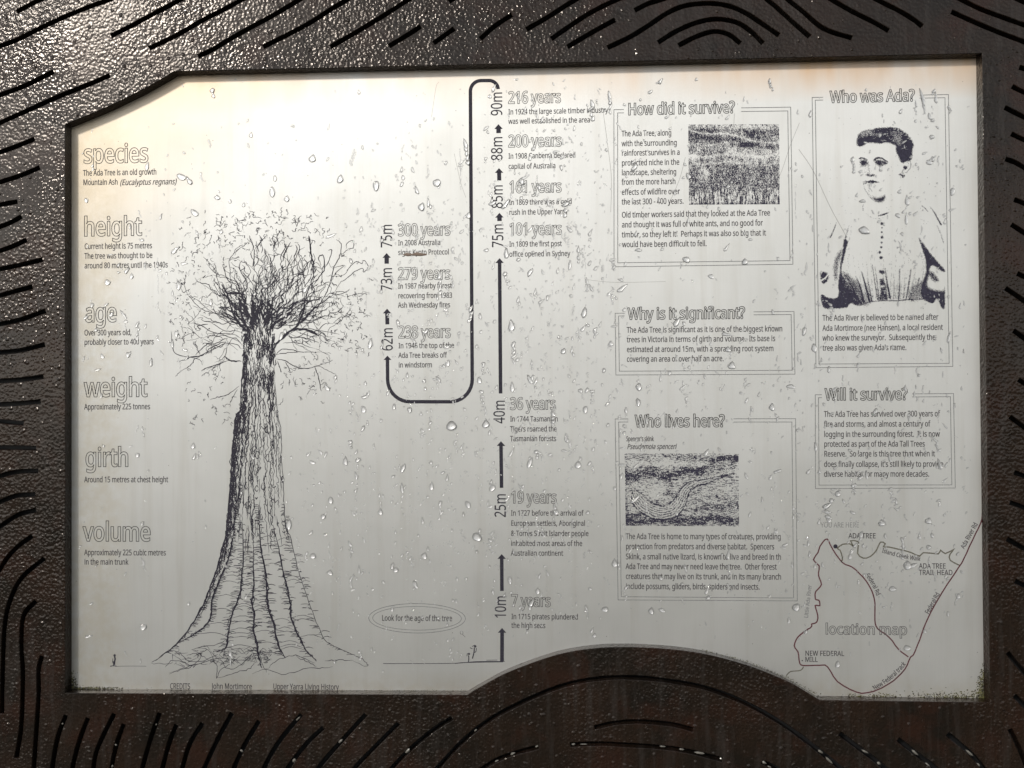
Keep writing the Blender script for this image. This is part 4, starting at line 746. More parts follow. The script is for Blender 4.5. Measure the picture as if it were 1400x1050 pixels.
B5 = c6([(570,480),(590,570),(605,650),(620,710),(635,780),(635,830),(660,890),(680,930),(695,960),(738,1002)])
for b, w in ((B1, 1.3), (B2, 1.3), (B3, 1.4), (B4, 1.5), (B5, 1.2)):
    pen(b, w * 1.4, 0.4, 5); pen(b[1:], w, 0.9, 6); pen(b[2:-1], w * 0.8, 1.4, 6)
for a, b in ((B3, 7), (B4, 6), (B5, 6)): pen(a[-6:], 1.6, 0.4, 4)
def interp(line, y):
    for a, b in zip(line, line[1:]):
        if (a[1] - y) * (b[1] - y) <= 0 and a[1] != b[1]: t = (y - a[1]) / (b[1] - a[1]); return a[0] + (b[0] - a[0]) * t
    return None
def interpc(line, y): return interp(line, min(max(y, line[0][1] + .01), 895))
ribs = [left[:-1], B1, B2, B3, B4, B5, right[:-3]]
for li, line in enumerate(ribs):
    y = max(line[0][1], 690.0 if li not in (0, 1) else 560)
    while y < 898:
        x = interp(line, y)
        if x is None: y += 3; continue
        dens = 0.95 if li in (1, 2, 3, 4) else 0.7
        if rnd.random() < dens:
            ln = rnd.uniform(3, 7) if y < 740 else rnd.uniform(3, 13)
            d = -1 if (li in (2, 3, 4, 5, 6) and rnd.random() < 0.72) else 1
            if li in (0, 1): d, ln = 1, min(ln, 8)
            pen([(x, y), (x + d * ln * 0.5, y - rnd.uniform(0, 1.2)), (x + d * ln, y + rnd.uniform(-0.8, 1.0))], rnd.uniform(0.55, 1.1), 0.12, 3)
        y += rnd.uniform(1.1, 2.5)
for a, b in zip(ribs, ribs[1:]):                # long curved hatch between the buttresses
    y = 735
    while y < 895:
        xa, xb = interp(a, y), interp(b, y)
        if xa and xb and xb - xa > 5 and rnd.random() < 0.34:
            pen([(xa, y + 1), ((xa + xb) / 2, y - 2.5), (xb, y + 2)], 0.6, 0.3, 4)
        y += rnd.uniform(3, 7)
for i in range(15):                             # long wavering bark lines
    t = (i + rnd.uniform(.2, .8)) / 15; pts = []; y = rnd.uniform(480, 560); ye = rnd.uniform(640, 770)
    while y < ye:
        xa, xb = interpc(left, y), interpc(right, y); pts.append((xa + (xb - xa) * t + rnd.uniform(-1.6, 1.6), y)); y += rnd.uniform(7, 14)
    pen(pts, rnd.uniform(0.7, 1.3) if t < 0.5 else rnd.uniform(0.55, 0.9), 0.7, 4, blot=0.8)
for _ in range(110):                            # loops and blots of the bark
    y = rnd.uniform(560, 740); xa, xb = interpc(left, y), interpc(right, y); x = xa + (xb - xa) * rnd.random() ** 1.5
    a_ = rnd.uniform(1.0, 2.6); b_ = rnd.uniform(2.5, 6)
    pen([(x + a_ * math.cos(q_) + rnd.uniform(-.6, .6), y + b_ * math.sin(q_)) for q_ in (0.3, 1.5, 2.9, 4.2, 5.4, 6.2)][:rnd.randint(3, 6)], rnd.uniform(0.5, 1.2), 0.3, 3, blot=0.7)
for _ in range(170):                            # fine grain on the upper trunk
    y0_ = rnd.uniform(480, 730); ln = rnd.uniform(6, 42)
    xa, xb = interpc(left, y0_), interpc(right, y0_)
    t = rnd.random() ** 1.2; x = xa + 3 + (xb - xa - 4) * t
    y1_ = y0_ + ln
    xa2, xb2 = interpc(left, min(y1_, 870)), interpc(right, min(y1_, 870)); x2 = xa2 + 3 + (xb2 - xa2 - 4) * t
    pen([(x, y0_), ((x + x2) / 2 + rnd.uniform(-1.6, 1.6), (y0_ + y1_) / 2), (x2, y1_)], rnd.uniform(0.45, 0.9), 0.5, 5, blot=0.3)
for _ in range(230):                            # dark bark ticks along the shaded left side
    y = rnd.uniform(540, 760); x = interpc(left, y) + abs(rnd.gauss(0, 5)) + 0.5
    pen([(x, y), (x + rnd.uniform(-1.5, 1.5), y + rnd.uniform(2, 5)), (x + rnd.uniform(-2, 2), y + rnd.uniform(5, 8))], rnd.uniform(0.7, 1.4), 0.4, 3)
for _ in range(330):                            # dense scribble in the neck of the tree
    y = rnd.gauss(470, 17) if rnd.random() < 0.75 else rnd.gauss(515, 9)
    y = min(max(y, 440), 545); x = rnd.uniform(334, 374)
    if 483 < y < 500 and rnd.random() < 0.6: continue
    pen([(x, y), (x + rnd.uniform(-1.4, 1.4), y + rnd.uniform(3, 6)), (x + rnd.uniform(-1.5, 1.5), y + rnd.uniform(6, 11))], rnd.uniform(0.7, 1.35), 0.35, 3)
for _ in range(120):
    y = rnd.uniform(440, 560); x = rnd.choice((rnd.gauss(335, 1.6), rnd.gauss(372, 2.0)))
    pen([(x, y), (x + rnd.uniform(-1, 1), y + 5), (x + rnd.uniform(-1.5, 1.5), y + 9)], rnd.uniform(0.8, 1.5), 0.35, 3)
# main limbs
limbs = [
 (c5([(538,752),(560,705),(600,665),(650,630),(690,590),(740,540)]), 2.6), (c5([(730,548),(790,500),(850,460)]), 1.2), (c5([(845,462),(880,400),(905,385),(960,340),(998,325),(1000,345),(1027,318),(1005,285),(990,300),(962,292),(930,320),(905,355),(860,370)]), 0.8),
 (c5([(540,720),(590,680),(640,640),(700,640),(740,655),(768,672)]), 2.8), (c5([(640,645),(690,635),(745,650),(765,668)]), 2.0),
 (c5([(650,632),(685,560),(700,500),(712,450),(735,390),(745,320),(730,240),(722,160),(735,270),(750,300)]), 1.3), (c5([(655,625),(690,560),(703,490)]), 2.4),
 (c5([(690,600),(740,540),(745,530)]), 2.2), (c5([(740,540),(800,470),(830,400),(850,320),(880,260),(885,200),(862,175)]), 1.0), (c5([(800,330),(830,270),(838,230),(820,235)]), 0.9),
 (c5([(880,262),(920,232),(950,215),(945,182),(915,200),(912,225)]), 0.8), (c5([(740,420),(780,360),(800,330),(795,260),(770,270),(785,310)]), 1.2), (c5([(840,330),(900,310),(860,350),(830,400)]), 0.8),
 (c5([(850,465),(870,445),(915,450)]), 0.8), (c5([(545,770),(600,760),(670,755),(715,755),(780,755)]), 0.9), (c5([(550,770),(585,740),(640,745),(665,755)]), 1.0),
 (c5([(550,790),(600,800),(650,830),(700,840),(750,830),(845,798)]), 1.1), (c5([(750,830),(770,880),(783,955)]), 1.2), (c5([(750,820),(800,840),(860,870)]), 0.7), (c5([(560,800),(570,830),(580,860)]), 1.1),
 (c5([(600,805),(620,840),(625,858)]), 1.0), (c5([(700,610),(760,590),(810,570),(858,580)]), 0.8), (c5([(660,650),(740,680),(750,710)]), 0.8), (c5([(745,650),(800,680),(815,700)]), 0.7), (c5([(740,640),(810,650),(880,665)]), 0.7), (c5([(590,710),(640,705),(690,712)]), 0.7),
 (c5([(392,650),(370,610),(340,570),(320,520),(300,450),(272,408)]), 1.8), (c5([(392,640),(350,590),(325,540)]), 3.0), (c5([(275,410),(300,450),(350,455),(375,455)]), 2.4), (c5([(398,520),(385,480),(365,450),(310,447)]), 2.0),
 (c5([(395,645),(355,600),(300,575),(262,550)]), 1.8), (c5([(320,530),(290,525),(258,525)]), 1.5), (c5([(365,610),(330,600),(300,640)]), 0.7),
 (c5([(375,802),(330,800),(310,795),(290,775)]), 2.0), (c5([(310,798),(250,820),(200,835),(170,852)]), 1.2), (c5([(245,822),(220,850)]), 0.8),
 (c5([(360,745),(300,710),(240,738),(150,778),(80,775),(30,755),(20,700),(15,650)]), 0.9), (c5([(250,735),(190,710),(175,715)]), 0.7), (c5([(80,775),(160,795),(175,820)]), 0.7),
 (c5([(370,705),(290,670),(220,650),(165,615),(105,605)]), 0.9), (c5([(205,612),(150,622),(168,640)]), 1.2), (c5([(380,690),(340,665),(280,660),(200,660)]), 0.7), (c5([(130,655),(90,670),(70,690)]), 0.6),
 (c5([(362,930),(310,970),(260,985),(215,997)]), 1.0), (c5([(355,945),(330,990),(318,1020)]), 0.7), (c5([(205,960),(205,990)]), 0.8), (c5([(375,740),(350,715),(305,710)]), 0.9), (c5([(378,720),(355,690),(330,680)]), 0.8),
 (c5([(120,470),(165,500),(215,545),(300,580)]), 0.7), (c5([(180,265),(230,320),(255,365)]), 0.8), (c5([(195,300),(240,350),(300,370),(370,440)]), 0.7), (c5([(230,400),(260,450),(300,500)]), 0.7),
]
for pts, w in limbs: pen(pts, w, 0.3, 5, blot=0.6)
# the fan of rising shoots
for i in range(120):
    bx = rnd.uniform(335, 376); t = (bx - 335) / 41
    ang = -90 + (t - 0.5) * 80 + rnd.gauss(0, 13)
    st = rnd.uniform(0, 60) ** 1.0; ln = rnd.uniform(14, 62)
    a = R(ang); x = bx + math.cos(a) * st; y = 452 + math.sin(a) * st
    pts = [(x, y)]; n_s = 7; seg = ln / n_s
    for k_ in range(n_s):
        a2 = a + rnd.gauss(0, 0.6); pts.append((pts[-1][0] + math.cos(a2) * seg, pts[-1][1] + math.sin(a2) * seg))
    wgt = rnd.choice((0.6, 0.7, 0.9, 1.2, 1.7)) if st < 38 else rnd.uniform(0.5, 0.95)
    pen(pts, wgt, 0.3, 3, blot=0.5)
# wandering wires that fork across the crown
def wire(x, y, a, ln, w, depth):
    n_s = max(4, int(ln / 9)); pts = [(x, y)]; b = a
    for k_ in range(n_s):
        b = a + (b - a) * 0.5 + rnd.gauss(0, 0.42); s_ = ln / n_s * rnd.uniform(0.6, 1.4)
        pts.append((pts[-1][0] + math.cos(b) * s_, pts[-1][1] + math.sin(b) * s_))
    pen(pts, w, 0.3, 4, blot=0.5)
    if depth:
        for _ in range(rnd.choice((1, 2, 2, 3))):
            q = pts[rnd.randint(1, n_s)]; wire(q[0], q[1], a + rnd.choice((-1, 1)) * rnd.uniform(0.3, 0.9), ln * rnd.uniform(0.3, 0.6), w * 0.75, depth - 1)
for i in range(44):
    deg = rnd.uniform(-176, -8) if i % 4 else rnd.choice((rnd.uniform(-200, -165), rnd.uniform(-15, 18)))
    a = R(deg); r0 = rnd.uniform(8, 55)
    x0_ = 355 + math.cos(a) * (16 + r0 * 0.6); y0_ = 452 + math.sin(a) * r0
    wire(x0_, y0_, a, rnd.uniform(35, 80), rnd.uniform(0.6, 1.1), 2)
for i in range(26):                             # thick dark shoots at the base of the crown
    t = rnd.random(); x = 338 + 36 * t; a = R(-90 + (t - 0.5) * 85 + rnd.gauss(0, 9)); y = 456 - rnd.uniform(0, 14); pts = [(x, y)]
    for k_ in range(5): a += rnd.gauss(0, 0.25); s_ = rnd.uniform(5, 11); pts.append((pts[-1][0] + math.cos(a) * s_, pts[-1][1] + math.sin(a) * s_))
    pen(pts, rnd.uniform(1.5, 2.7), 0.3, 3, blot=0.8)
for i in range(60):
    x = rnd.uniform(345, 430); y = 340 + abs(x - 372) * 0.3 + rnd.uniform(-5, 60)
    pen([(x, y), (x + rnd.uniform(-2, 3), y - 7), (x + rnd.uniform(-3, 5), y - 16), (x + rnd.uniform(-4, 8), y - 22)], rnd.uniform(0.55, 1.2), 0.3, 3, blot=0.4)
# scribbled leaves round the crown
n_ = 0
while n_ < 380:
    a = rnd.uniform(R(-200), R(25)); rr = rnd.gauss(1.0, 0.17)
    cx_, cy_ = 362, 425
    rx_, ry_ = (118, 128)
    x = cx_ + math.cos(a) * rx_ * rr; y = cy_ + math.sin(a) * ry_ * rr
    if x > 506 or x < 232 or y < 290 or y > 575: continue
    if 325 < x < 400 and y > 420: continue
    if x > 430 and y < 400 and rnd.random() < 0.75: continue
    squig(x, y, rnd.uniform(1.6, 4.2), rnd.uniform(0.4, 0.75)); n_ += 1
    if rnd.random() < 0.12: tree.disc(*P(x, y), rnd.uniform(0.6, 1.2), 6)
for _ in range(75):
    squig(rnd.uniform(255, 325), rnd.uniform(505, 580), rnd.uniform(2, 4.5), 0.55) if rnd.random() < 0.45 else squig(rnd.uniform(385, 460), rnd.uniform(490, 550), rnd.uniform(1.5, 4), 0.55)
# roots
for pts in ([(207,906),(225,908),(240,903),(262,910),(250,915),(232,920)], [(235,893),(250,905),(262,910),(275,897),(262,888)], [(245,890),(255,902),(272,905),(290,898)],
            [(232,922),(255,912),(280,905),(300,900),(330,903),(346,897)], [(290,897),(297,915),(296,928),(303,915),(320,905)], [(262,888),(280,884),(300,880),(312,872)],
            [(300,898),(312,915),(330,908),(345,893)], [(346,920),(365,915),(390,922),(420,914),(440,913),(455,912)], [(363,915),(380,903),(398,896),(410,898),(430,906)],
            [(350,880),(358,905),(364,918)], [(405,898),(420,905),(433,911)], [(444,903),(460,902),(480,903)], [(296,928),(320,920),(340,915),(350,905)], [(255,897),(270,893),(285,902)]):
    pen(pts, 0.75, 0.6, 5)
for _ in range(85):
    x = rnd.uniform(235, 372); y = rnd.uniform(888, 908) 
    pen([(x, y), (x + rnd.uniform(-8, 8), y + rnd.uniform(-6, 6)), (x + rnd.uniform(-13, 13), y + rnd.uniform(-7, 7))], 0.55, 0.3, 4)
tree.build('tree_drawing', M_INK, panel, 'pen drawing of a giant buttressed tree')
ground = Ink(); 
def gpen(pts, w): ground.ribbon([P(*p) for p in smooth_line(pts, 4)], w)
gpen([(158,911),(178,910.6),(200,910.8)], 0.5); ground.build('ground_line', M_INK, panel); ground = Ink(); gpen([(523.8,907.2),(560,907.2),(622,906.8),(650,904.5),(690,904.2)], 0.8); gpen([(622,907),(640,905.6),(688,904.8)], 1.1); gpen([(665,902.6),(680,902.4)], 0.7)
ground.build('ground_line', M_INK, panel)
def figure(name, lines, discs, label):
    k = Ink()
    for pts, w in lines: k.ribbon([P(*p) for p in smooth_line(pts, 3)], w)
    for x, y, r in discs: k.disc(*P(x, y), r, 10)
    k.build(name, M_INK, panel, label)
figure('figure_drawing', [([(156.6,897.5),(157.5,901),(156.8,904),(156.5,909)], 2.2), ([(154.5,900),(153.8,906)], 0.8), ([(155,904),(155.3,910)], 1.2), ([(150.5,911),(155,910.2),(159.5,910.8)], 1.2)], [(156.8,896,1.8)], 'tiny drawn person left of the tree')
figure('figure_drawing', [([(640.5,896),(641,900),(640.2,905.5)], 1.3), ([(639,893),(638.3,897)], 0.8)], [(641.2,894,1.5)], 'tiny drawn child beside the arrow')
figure('figure_drawing', [([(648.5,886),(648,892),(645.8,900.5)], 1.5), ([(648,892),(650.5,891),(651.5,886)], 0.9), ([(646,887),(642.5,885.5)], 1.0), ([(645.5,884),(649,882),(651,884),(648,886)], 0.8)], [(649.2,883.5,1.3)], 'tiny drawn adult beside the arrow')
k = Ink(); k.ribbon([P(*p) for p in smooth_line([(629,864),(632,863),(633,866),(630,867),(629,864)], 3)], 0.7); k.ribbon([P(*p) for p in [(632,867),(636,871)]], 0.7); k.build('bird_drawing', M_LINE, panel)

# ------------------------------------------------------------------ halftone pictures
rs = np.random.RandomState(3)
def blur(a, s):
    r = int(3 * s) + 1; kx = np.exp(-0.5 * (np.arange(-r, r + 1) / s) ** 2); kx /= kx.sum()
    a = np.apply_along_axis(lambda m_: np.convolve(np.pad(m_, r, mode='edge'), kx, 'valid'), 0, a)
    return np.apply_along_axis(lambda m_: np.convolve(np.pad(m_, r, mode='edge'), kx, 'valid'), 1, a)
def gn(h, w_, sx, sy):
    a = blur1(rs.randn(h, w_), sx, sy); return a / a.std()
def blur1(a, sx, sy):
    for ax, s in ((1, sx), (0, sy)):
        if s <= 0.3: continue
        r = int(3 * s) + 1; kx = np.exp(-0.5 * (np.arange(-r, r + 1) / s) ** 2); kx /= kx.sum()
        a = np.apply_along_axis(lambda m_: np.convolve(np.pad(m_, r, mode='wrap'), kx, 'valid'), ax, a)
    return a
def poly_mask(h, w_, pts):
    yy, xx = np.mgrid[0:h, 0:w_]; xx = xx + .5; yy = yy + .5; r_ = np.zeros((h, w_), bool)
    n = len(pts)
    for i in range(n):
        (x1_, y1_), (x2_, y2_) = pts[i - 1], pts[i]
        if y1_ == y2_: continue
        r_ ^= ((y1_ > yy) != (y2_ > yy)) & (xx < (x2_ - x1_) * (yy - y1_) / (y2_ - y1_) + x1_)
    return r_
def stroke_mask(h, w_, pts, wd):
    q = smooth_line(pts, 6); L = len(q); out = np.zeros((h, w_), bool)
    for i, (x, y) in enumerate(q):
        r_ = (wd[0] + (wd[1] - wd[0]) * i / (L - 1)) / 2 if isinstance(wd, tuple) else wd / 2
        if i:
            xp, yp = q[i - 1]; st = max(1, int(math.hypot(x - xp, y - yp) / 0.7))
        else: xp, yp, st = x, y, 1
        for s in range(st):
            cx_ = xp + (x - xp) * (s + 1) / st; cy_ = yp + (y - yp) * (s + 1) / st
            x0_, x1_ = max(0, int(cx_ - r_ - 1)), min(w_, int(cx_ + r_ + 2)); y0_, y1_ = max(0, int(cy_ - r_ - 1)), min(h, int(cy_ + r_ + 2))
            if x0_ >= x1_ or y0_ >= y1_: continue
            yy, xx = np.mgrid[y0_:y1_, x0_:x1_]; out[y0_:y1_, x0_:x1_] |= (xx + .5 - cx_) ** 2 + (yy + .5 - cy_) ** 2 <= max(r_, .5) ** 2
    return out
def halftone(name, dark, quad, label):
    """dark: boolean grid of printed dots; quad = photo pixels of TL, TR, BR, BL"""
    tl, tr, br, bl = [np.array(P(*q)) for q in quad]; h, w_ = dark.shape
    k = Ink(z=PANEL_Z + 0.1)
    d = np.pad(dark, ((0, 0), (1, 1))).astype(int); df = np.diff(d, axis=1)
    for r_ in range(h):
        s = np.where(df[r_] == 1)[0]; e = np.where(df[r_] == -1)[0]
        for a, b in zip(s, e):
            n = len(k.v)
            for (cx_, cy_) in ((a, r_ + 1), (b, r_ + 1), (b, r_), (a, r_)):
                u, v = cx_ / w_, cy_ / h
                p = (tl * (1 - u) + tr * u) * (1 - v) + (bl * (1 - u) + br * u) * v
                k.v.append((p[0], p[1], k.z))
            k.f.append((n, n + 1, n + 2, n + 3))
    k.build(name, M_PHOTO, panel, label)

# portrait: drawn on the 825 x 1050 grid of the enlargement, two units a dot
S_ = 0.5; W_, H_ = 412, 525
def sc_(pts): return [(x * S_, y * S_) for x, y in pts]
tone = np.zeros((H_, W_))
def fill(pts, v, soft=0.0, sm=True):
    q = smooth_line(sc_(pts), 4, True) if sm else sc_(pts)
    m_ = poly_mask(H_, W_, q).astype(float)
    if soft: m_ = blur(m_, soft)
    tone[:] = tone * (1 - m_) + v * m_
def st(pts, wd, v=1.0, soft=0.6):
    wd2 = (wd[0] * S_, wd[1] * S_) if isinstance(wd, tuple) else wd * S_
    m_ = stroke_mask(H_, W_, sc_(pts), wd2).astype(float)
    if soft: m_ = blur(m_, soft)
    m_ = np.clip(m_ * 1.15, 0, 1)
    tone[:] = np.maximum(tone, m_ * v) if v > 0 else tone * (1 - m_)
hair = [(268,108),(276,86),(298,74),(330,66),(352,66),(362,60),(400,57),(440,55),(482,60),(512,75),(536,100),(553,122),(557,142),(555,170),(552,204),(540,222),(522,226),(505,238),(490,228),(482,205),(474,185),(470,165),(466,150),(448,139),(420,131),(390,134),(352,134),(320,140),(292,154),(274,150),(266,130)]
fill([(x + rnd.uniform(-4, 4), y + rnd.uniform(-4, 4)) for x, y in hair], 0.97, 1.6)
hm = poly_mask(H_, W_, smooth_line(sc_(hair), 4, True))
hl = gn(H_, W_, 6, 1.5); tone[hm] -= np.clip(hl[hm] - 0.9, 0, 1) * 0.55
fill([(290,80),(320,68),(345,72),(330,90),(300,98),(282,104)], 0.5, 3); fill([(450,80),(480,90),(500,120),(490,150),(470,130),(455,105)], 0.62, 3)
for hx in range(16):
    x_ = 300 + hx * 14; fill([(x_, 82 + rnd.uniform(-8, 20)), (x_ + 14, 78 + rnd.uniform(-8, 16)), (x_ + 30, 90 + rnd.uniform(-8, 22)), (x_ + 12, 88 + rnd.uniform(-4, 14))], 0.70, 1.4)
fill([(288,170),(282,230),(286,300),(296,330),(300,300),(294,240),(296,190)], 0.22, 5)
fill([(318,345),(310,372),(330,405),(352,425),(380,438),(412,430),(418,385),(392,402),(356,400),(336,380)], 0.20, 4)
fill([(348,412),(366,416),(392,414),(414,400),(412,425),(392,438),(372,433),(356,424)], 0.9, 2.0)
st([(300,330),(308,365),(330,402),(356,428),(386,440)], (2, 4), 0.85, 1)
st([(416,392),(440,370),(470,330),(488,292)], 7, 0.25, 5)
fill([(328,226),(342,262),(336,292),(322,290),(324,262)], 0.36, 3); fill([(292,250),(312,262),(306,300),(300,330),(290,300)], 0.26, 5)
st([(281,214),(296,210),(322,220)], (7, 5), 1, 0.8); st([(358,222),(372,211),(398,212),(428,232)], (9, 5), 1, 0.8)
fill([(284,222),(300,218),(326,228),(326,246),(306,254),(288,246)], 0.75, 2.4); fill([(360,226),(392,220),(426,236),(412,248),(384,252),(364,244)], 0.78, 2.4)
st([(286,232),(302,227),(322,238)], 5, 1, 0.5); st([(364,236),(388,228),(424,240)], 5, 1, 0.5)
fill([(296,230),(308,230),(312,242),(302,248),(294,242)], 1, 0.6); fill([(378,230),(394,230),(398,242),(388,247),(378,242)], 1, 0.6)
fill([(312,296),(324,291),(336,296),(350,292),(364,298),(352,304),(340,306),(322,303)], 0.85, 1.2); st([(318,270),(313,288),(318,298)], 2, 0.5, 1)
fill([(306,340),(314,328),(326,330),(344,323),(366,329),(389,337),(362,338),(342,341),(322,338),(310,345)], 0.95, 1.0); fill([(318,345),(345,344),(368,342),(352,356),(330,357)], 0.35, 2)
fill([(326,362),(350,364),(362,360),(350,372),(332,370)], 0.3, 2)
st([(508,236),(520,222),(538,222),(546,240),(543,262),(530,276),(522,284)], (3, 3), 0.9, 0.6); fill([(506,252),(518,250),(528,256),(524,268),(510,268)], 0.95, 1.0); st([(524,232),(534,240),(530,254)], 3, 0.7, 0.6)
fill([(484,297),(492,290),(505,298),(516,297),(514,308),(502,313),(498,302)], 0.9, 0.9)
st([(316,372),(330,402),(352,426),(384,440),(412,428)], (2, 3), 0.55, 1.0); st([(412,432),(420,460),(440,486)], 3, 0.35, 1.5); fill([(420,400),(450,380),(470,400),(452,450),(430,452)], 0.16, 6)
st([(470,470),(540,452),(600,456),(650,470)], 2, 0.45, 1); st([(290,470),(240,500),(190,528),(160,548)], 2, 0.4, 1); st([(240,560),(236,600),(226,640)], 3, 0.5, 1)
for q_ in range(16):
    x_ = 250 + q_ * 22; st([(x_, 700 + rnd.uniform(-10, 40)), (x_ + (x_ - 420) * -0.06, 780), (x_ + (400 - x_) * 0.14, 860), (x_ + (400 - x_) * 0.2, 930)], (1, 3.5), rnd.uniform(0.45, 0.8), 0.9)
# collar, buttons, blouse
st([(303,450),(299,462),(302,478)], 3, 0.8); st([(310,490),(330,508),(360,520),(392,520),(425,504),(440,490)], 2.2, 0.55, 0.5); fill([(372,508),(392,500),(420,492),(436,490),(414,502),(390,508)], 0.9, 0.8)
for x, y, r_ in ((397,547,8),(398,568,4),(397,590,4.5),(398,617,8),(396,644,5.5),(394,668,6.5),(386,694,7.5),(393,722,8.5)):
    fill([(x + r_ * math.cos(a_), y + r_ * math.sin(a_)) for a_ in np.linspace(0, 6.28, 9)[:-1]], 0.95, 0.6)
st([(300,680),(360,694),(420,692),(470,675),(520,650)], 2, 0.45, 0.8); st([(470,672),(492,666)], 6, 0.6, 1.2)
st([(162,543),(148,585),(130,620)], (3, 6), 0.85); st([(228,556),(216,600),(206,640)], (3, 8), 0.7, 1.2)
fill([(202,628),(222,640),(214,680),(204,720),(196,750),(190,780),(198,820),(222,850),(248,890),(278,930),(292,952),(270,968),(240,955),(226,966),(214,978),(150,982),(96,976),(84,910),(120,926),(160,928),(176,905),(172,860),(180,800),(186,740),(196,690)], 0.97, 1.2)
fill([(188,672),(196,690),(180,740),(170,790),(170,830),(158,842),(148,800),(150,750),(164,712)], 0.7, 3)
fill([(82,800),(104,795),(124,808),(120,836),(100,856),(84,840)], 0.9, 1.6); st([(84,838),(106,826),(122,806)], 6, -1)
fill([(196,790),(240,822),(284,870),(330,950),(290,962),(240,890),(206,860)], 0.78, 5)
fill([(300,850),(330,860),(345,950),(310,955)], 0.45, 6); fill([(430,870),(470,850),(520,880),(510,940),(430,940)], 0.28, 8)
for a_, wd in (([(262,815),(285,870),(305,950)], (2, 9)), ([(292,790),(312,860),(335,948)], (2, 9)), ([(232,850),(262,910),(290,958)], (4, 10)), ([(318,810),(332,870),(345,945)], (1, 5)), ([(348,760),(362,850),(376,940)], (2, 4)),
               ([(358,755),(372,840),(382,940)], (1, 4)), ([(414,778),(424,850),(440,930)], (2, 7)), ([(488,780),(488,860),(483,938)], (2, 5)), ([(546,782),(536,850),(522,935)], (3, 5)), ([(588,826),(575,880),(552,935)], (3, 10)), ([(560,860),(550,900),(540,930)], (2, 7)),
               ([(600,840),(588,890),(570,930)], (4, 8)), ([(455,800),(460,870),(456,930)], (1, 3)), ([(515,800),(512,880),(508,930)], (1, 3))):
    st(a_, (wd[0] * 1.5, wd[1] * 1.4), 0.95, 1.0)
fill([(380,790),(404,786),(412,800),(396,806)], 0.9, 1); fill([(386,838),(404,832),(418,860),(422,900),(430,935),(400,940),(384,936),(390,890)], 0.85, 1.4); st([(392,870),(410,866)], 6, -1)
fill([(540,890),(590,835),(606,860),(602,932),(530,940)], 0.6, 5); st([(232,700),(222,760),(236,810)], 10, 0.35, 4); st([(600,700),(612,760),(604,820)], 12, 0.4, 4)
st([(282,968),(330,950),(400,942),(470,942),(540,936),(604,934)], 4, 0.95, 0.6); st([(606,930),(608,982)], 3, 0.5)
fill([(586,618),(602,640),(624,668),(648,700),(684,744),(718,784),(718,796),(694,786),(662,762),(646,770),(640,800),(664,838),(700,856),(718,860),(718,980),(702,978),(690,948),(676,930),(660,956),(632,948),(610,936),(598,908),(604,850),(622,800),(622,740),(604,680)], 0.97, 1.2)
fill([(650,800),(690,836),(718,830),(718,886),(680,890),(640,878),(628,850)], 0.0, 3); fill([(640,790),(662,800),(690,838),(668,846),(646,824)], 0.8, 2.5)
st([(640,690),(676,724),(704,756)], 6, -1); st([(600,455),(616,466),(632,484)], (4, 3), 0.85); st([(640,455),(664,488),(686,528),(700,552)], (2, 8), 0.95); st([(682,560),(698,600),(712,646)], (4, 5), 0.65, 1.2); st([(596,520),(620,560)], 5, 0.3, 2.5)
tone = np.clip(tone, 0, 1)
tone = blur(tone, 0.7)
wn = rs.rand(H_, W_) - 0.5
wn = wn - blur(wn, 1.2); wn /= wn.std()
t2 = np.clip((tone - 0.08) * 1.12, 0, 1); grain = wn * 0.24 * (t2 > 0.03) + gn(H_, W_, 2, 2) * 0.04
dark = (t2 + grain) > 0.5
dark |= (rs.rand(H_, W_) < 0.0006)
halftone('portrait_print', dark[:, 38:362], [(1100 + 76 / 3.75, 160), (1100 + 724 / 3.75, 160), (1100 + 724 / 3.75, 440), (1100 + 76 / 3.75, 440)], 'black halftone portrait of a woman in a buttoned blouse with short dark hair')

# forest picture
h, w_ = 340, 388
yy, xx = np.mgrid[0:h, 0:w_] / float(h)
t = 0.16 + 0.66 * gn(h, w_, 0.45, 1.2) + 0.16 * gn(h, w_, 4, 6)
def ridge(y0_, sl, wd, amt):
    global t
    d = yy - (y0_ + sl * xx + 0.02 * np.sin(xx * 9)); t = t + amt * np.exp(-(d / wd) ** 2)
ridge(0.03, 0.05, 0.03, 0.35); ridge(0.06, 0.16, 0.010, -0.8); ridge(0.12, 0.16, 0.03, 0.45); ridge(0.24, 0.01, 0.012, -0.45); ridge(0.385, 0.0, 0.020, -0.55); ridge(0.47, 0.03, 0.012, -0.4); ridge(0.66, 0.0, 0.15, 0.25)
t = t - 0.35 * ((yy > 0.28) & (yy < 0.5) & (xx > 0.45)) + 0.3 * ((yy > 0.06) & (yy < 0.2) & (xx < 0.4))
t += 1.1 * np.exp(-(((xx - .75) / .14) ** 2 + ((yy - .26) / .03) ** 2)) - 0.9 * np.exp(-(((xx - .62) / .5) ** 2 + ((yy - .03) / .03) ** 2)) + 0.6 * np.exp(-(((xx - .82) / .12) ** 2 + ((yy - .12) / .06) ** 2))
t -= 1.2 * np.exp(-(((xx - .06) / .04) ** 2 + ((yy - .4) / .05) ** 2)) + 0.9 * np.exp(-(((xx - .2) / .05) ** 2 + ((yy - .62) / .07) ** 2))
bot = np.clip((yy - 0.78) / 0.1, 0, 1); t += bot * (gn(h, w_, 1.0, 9) * 0.7 - 0.1)
t += np.clip((yy - .97) / .03, 0, 1) * 0.9
edge = rs.randn(h) * 0
halftone('landscape_print', t > 0.05, [(941, 170.3), (1065, 169.8), (1066, 279.2), (942, 279.8)], 'dark halftone picture of forested hills')

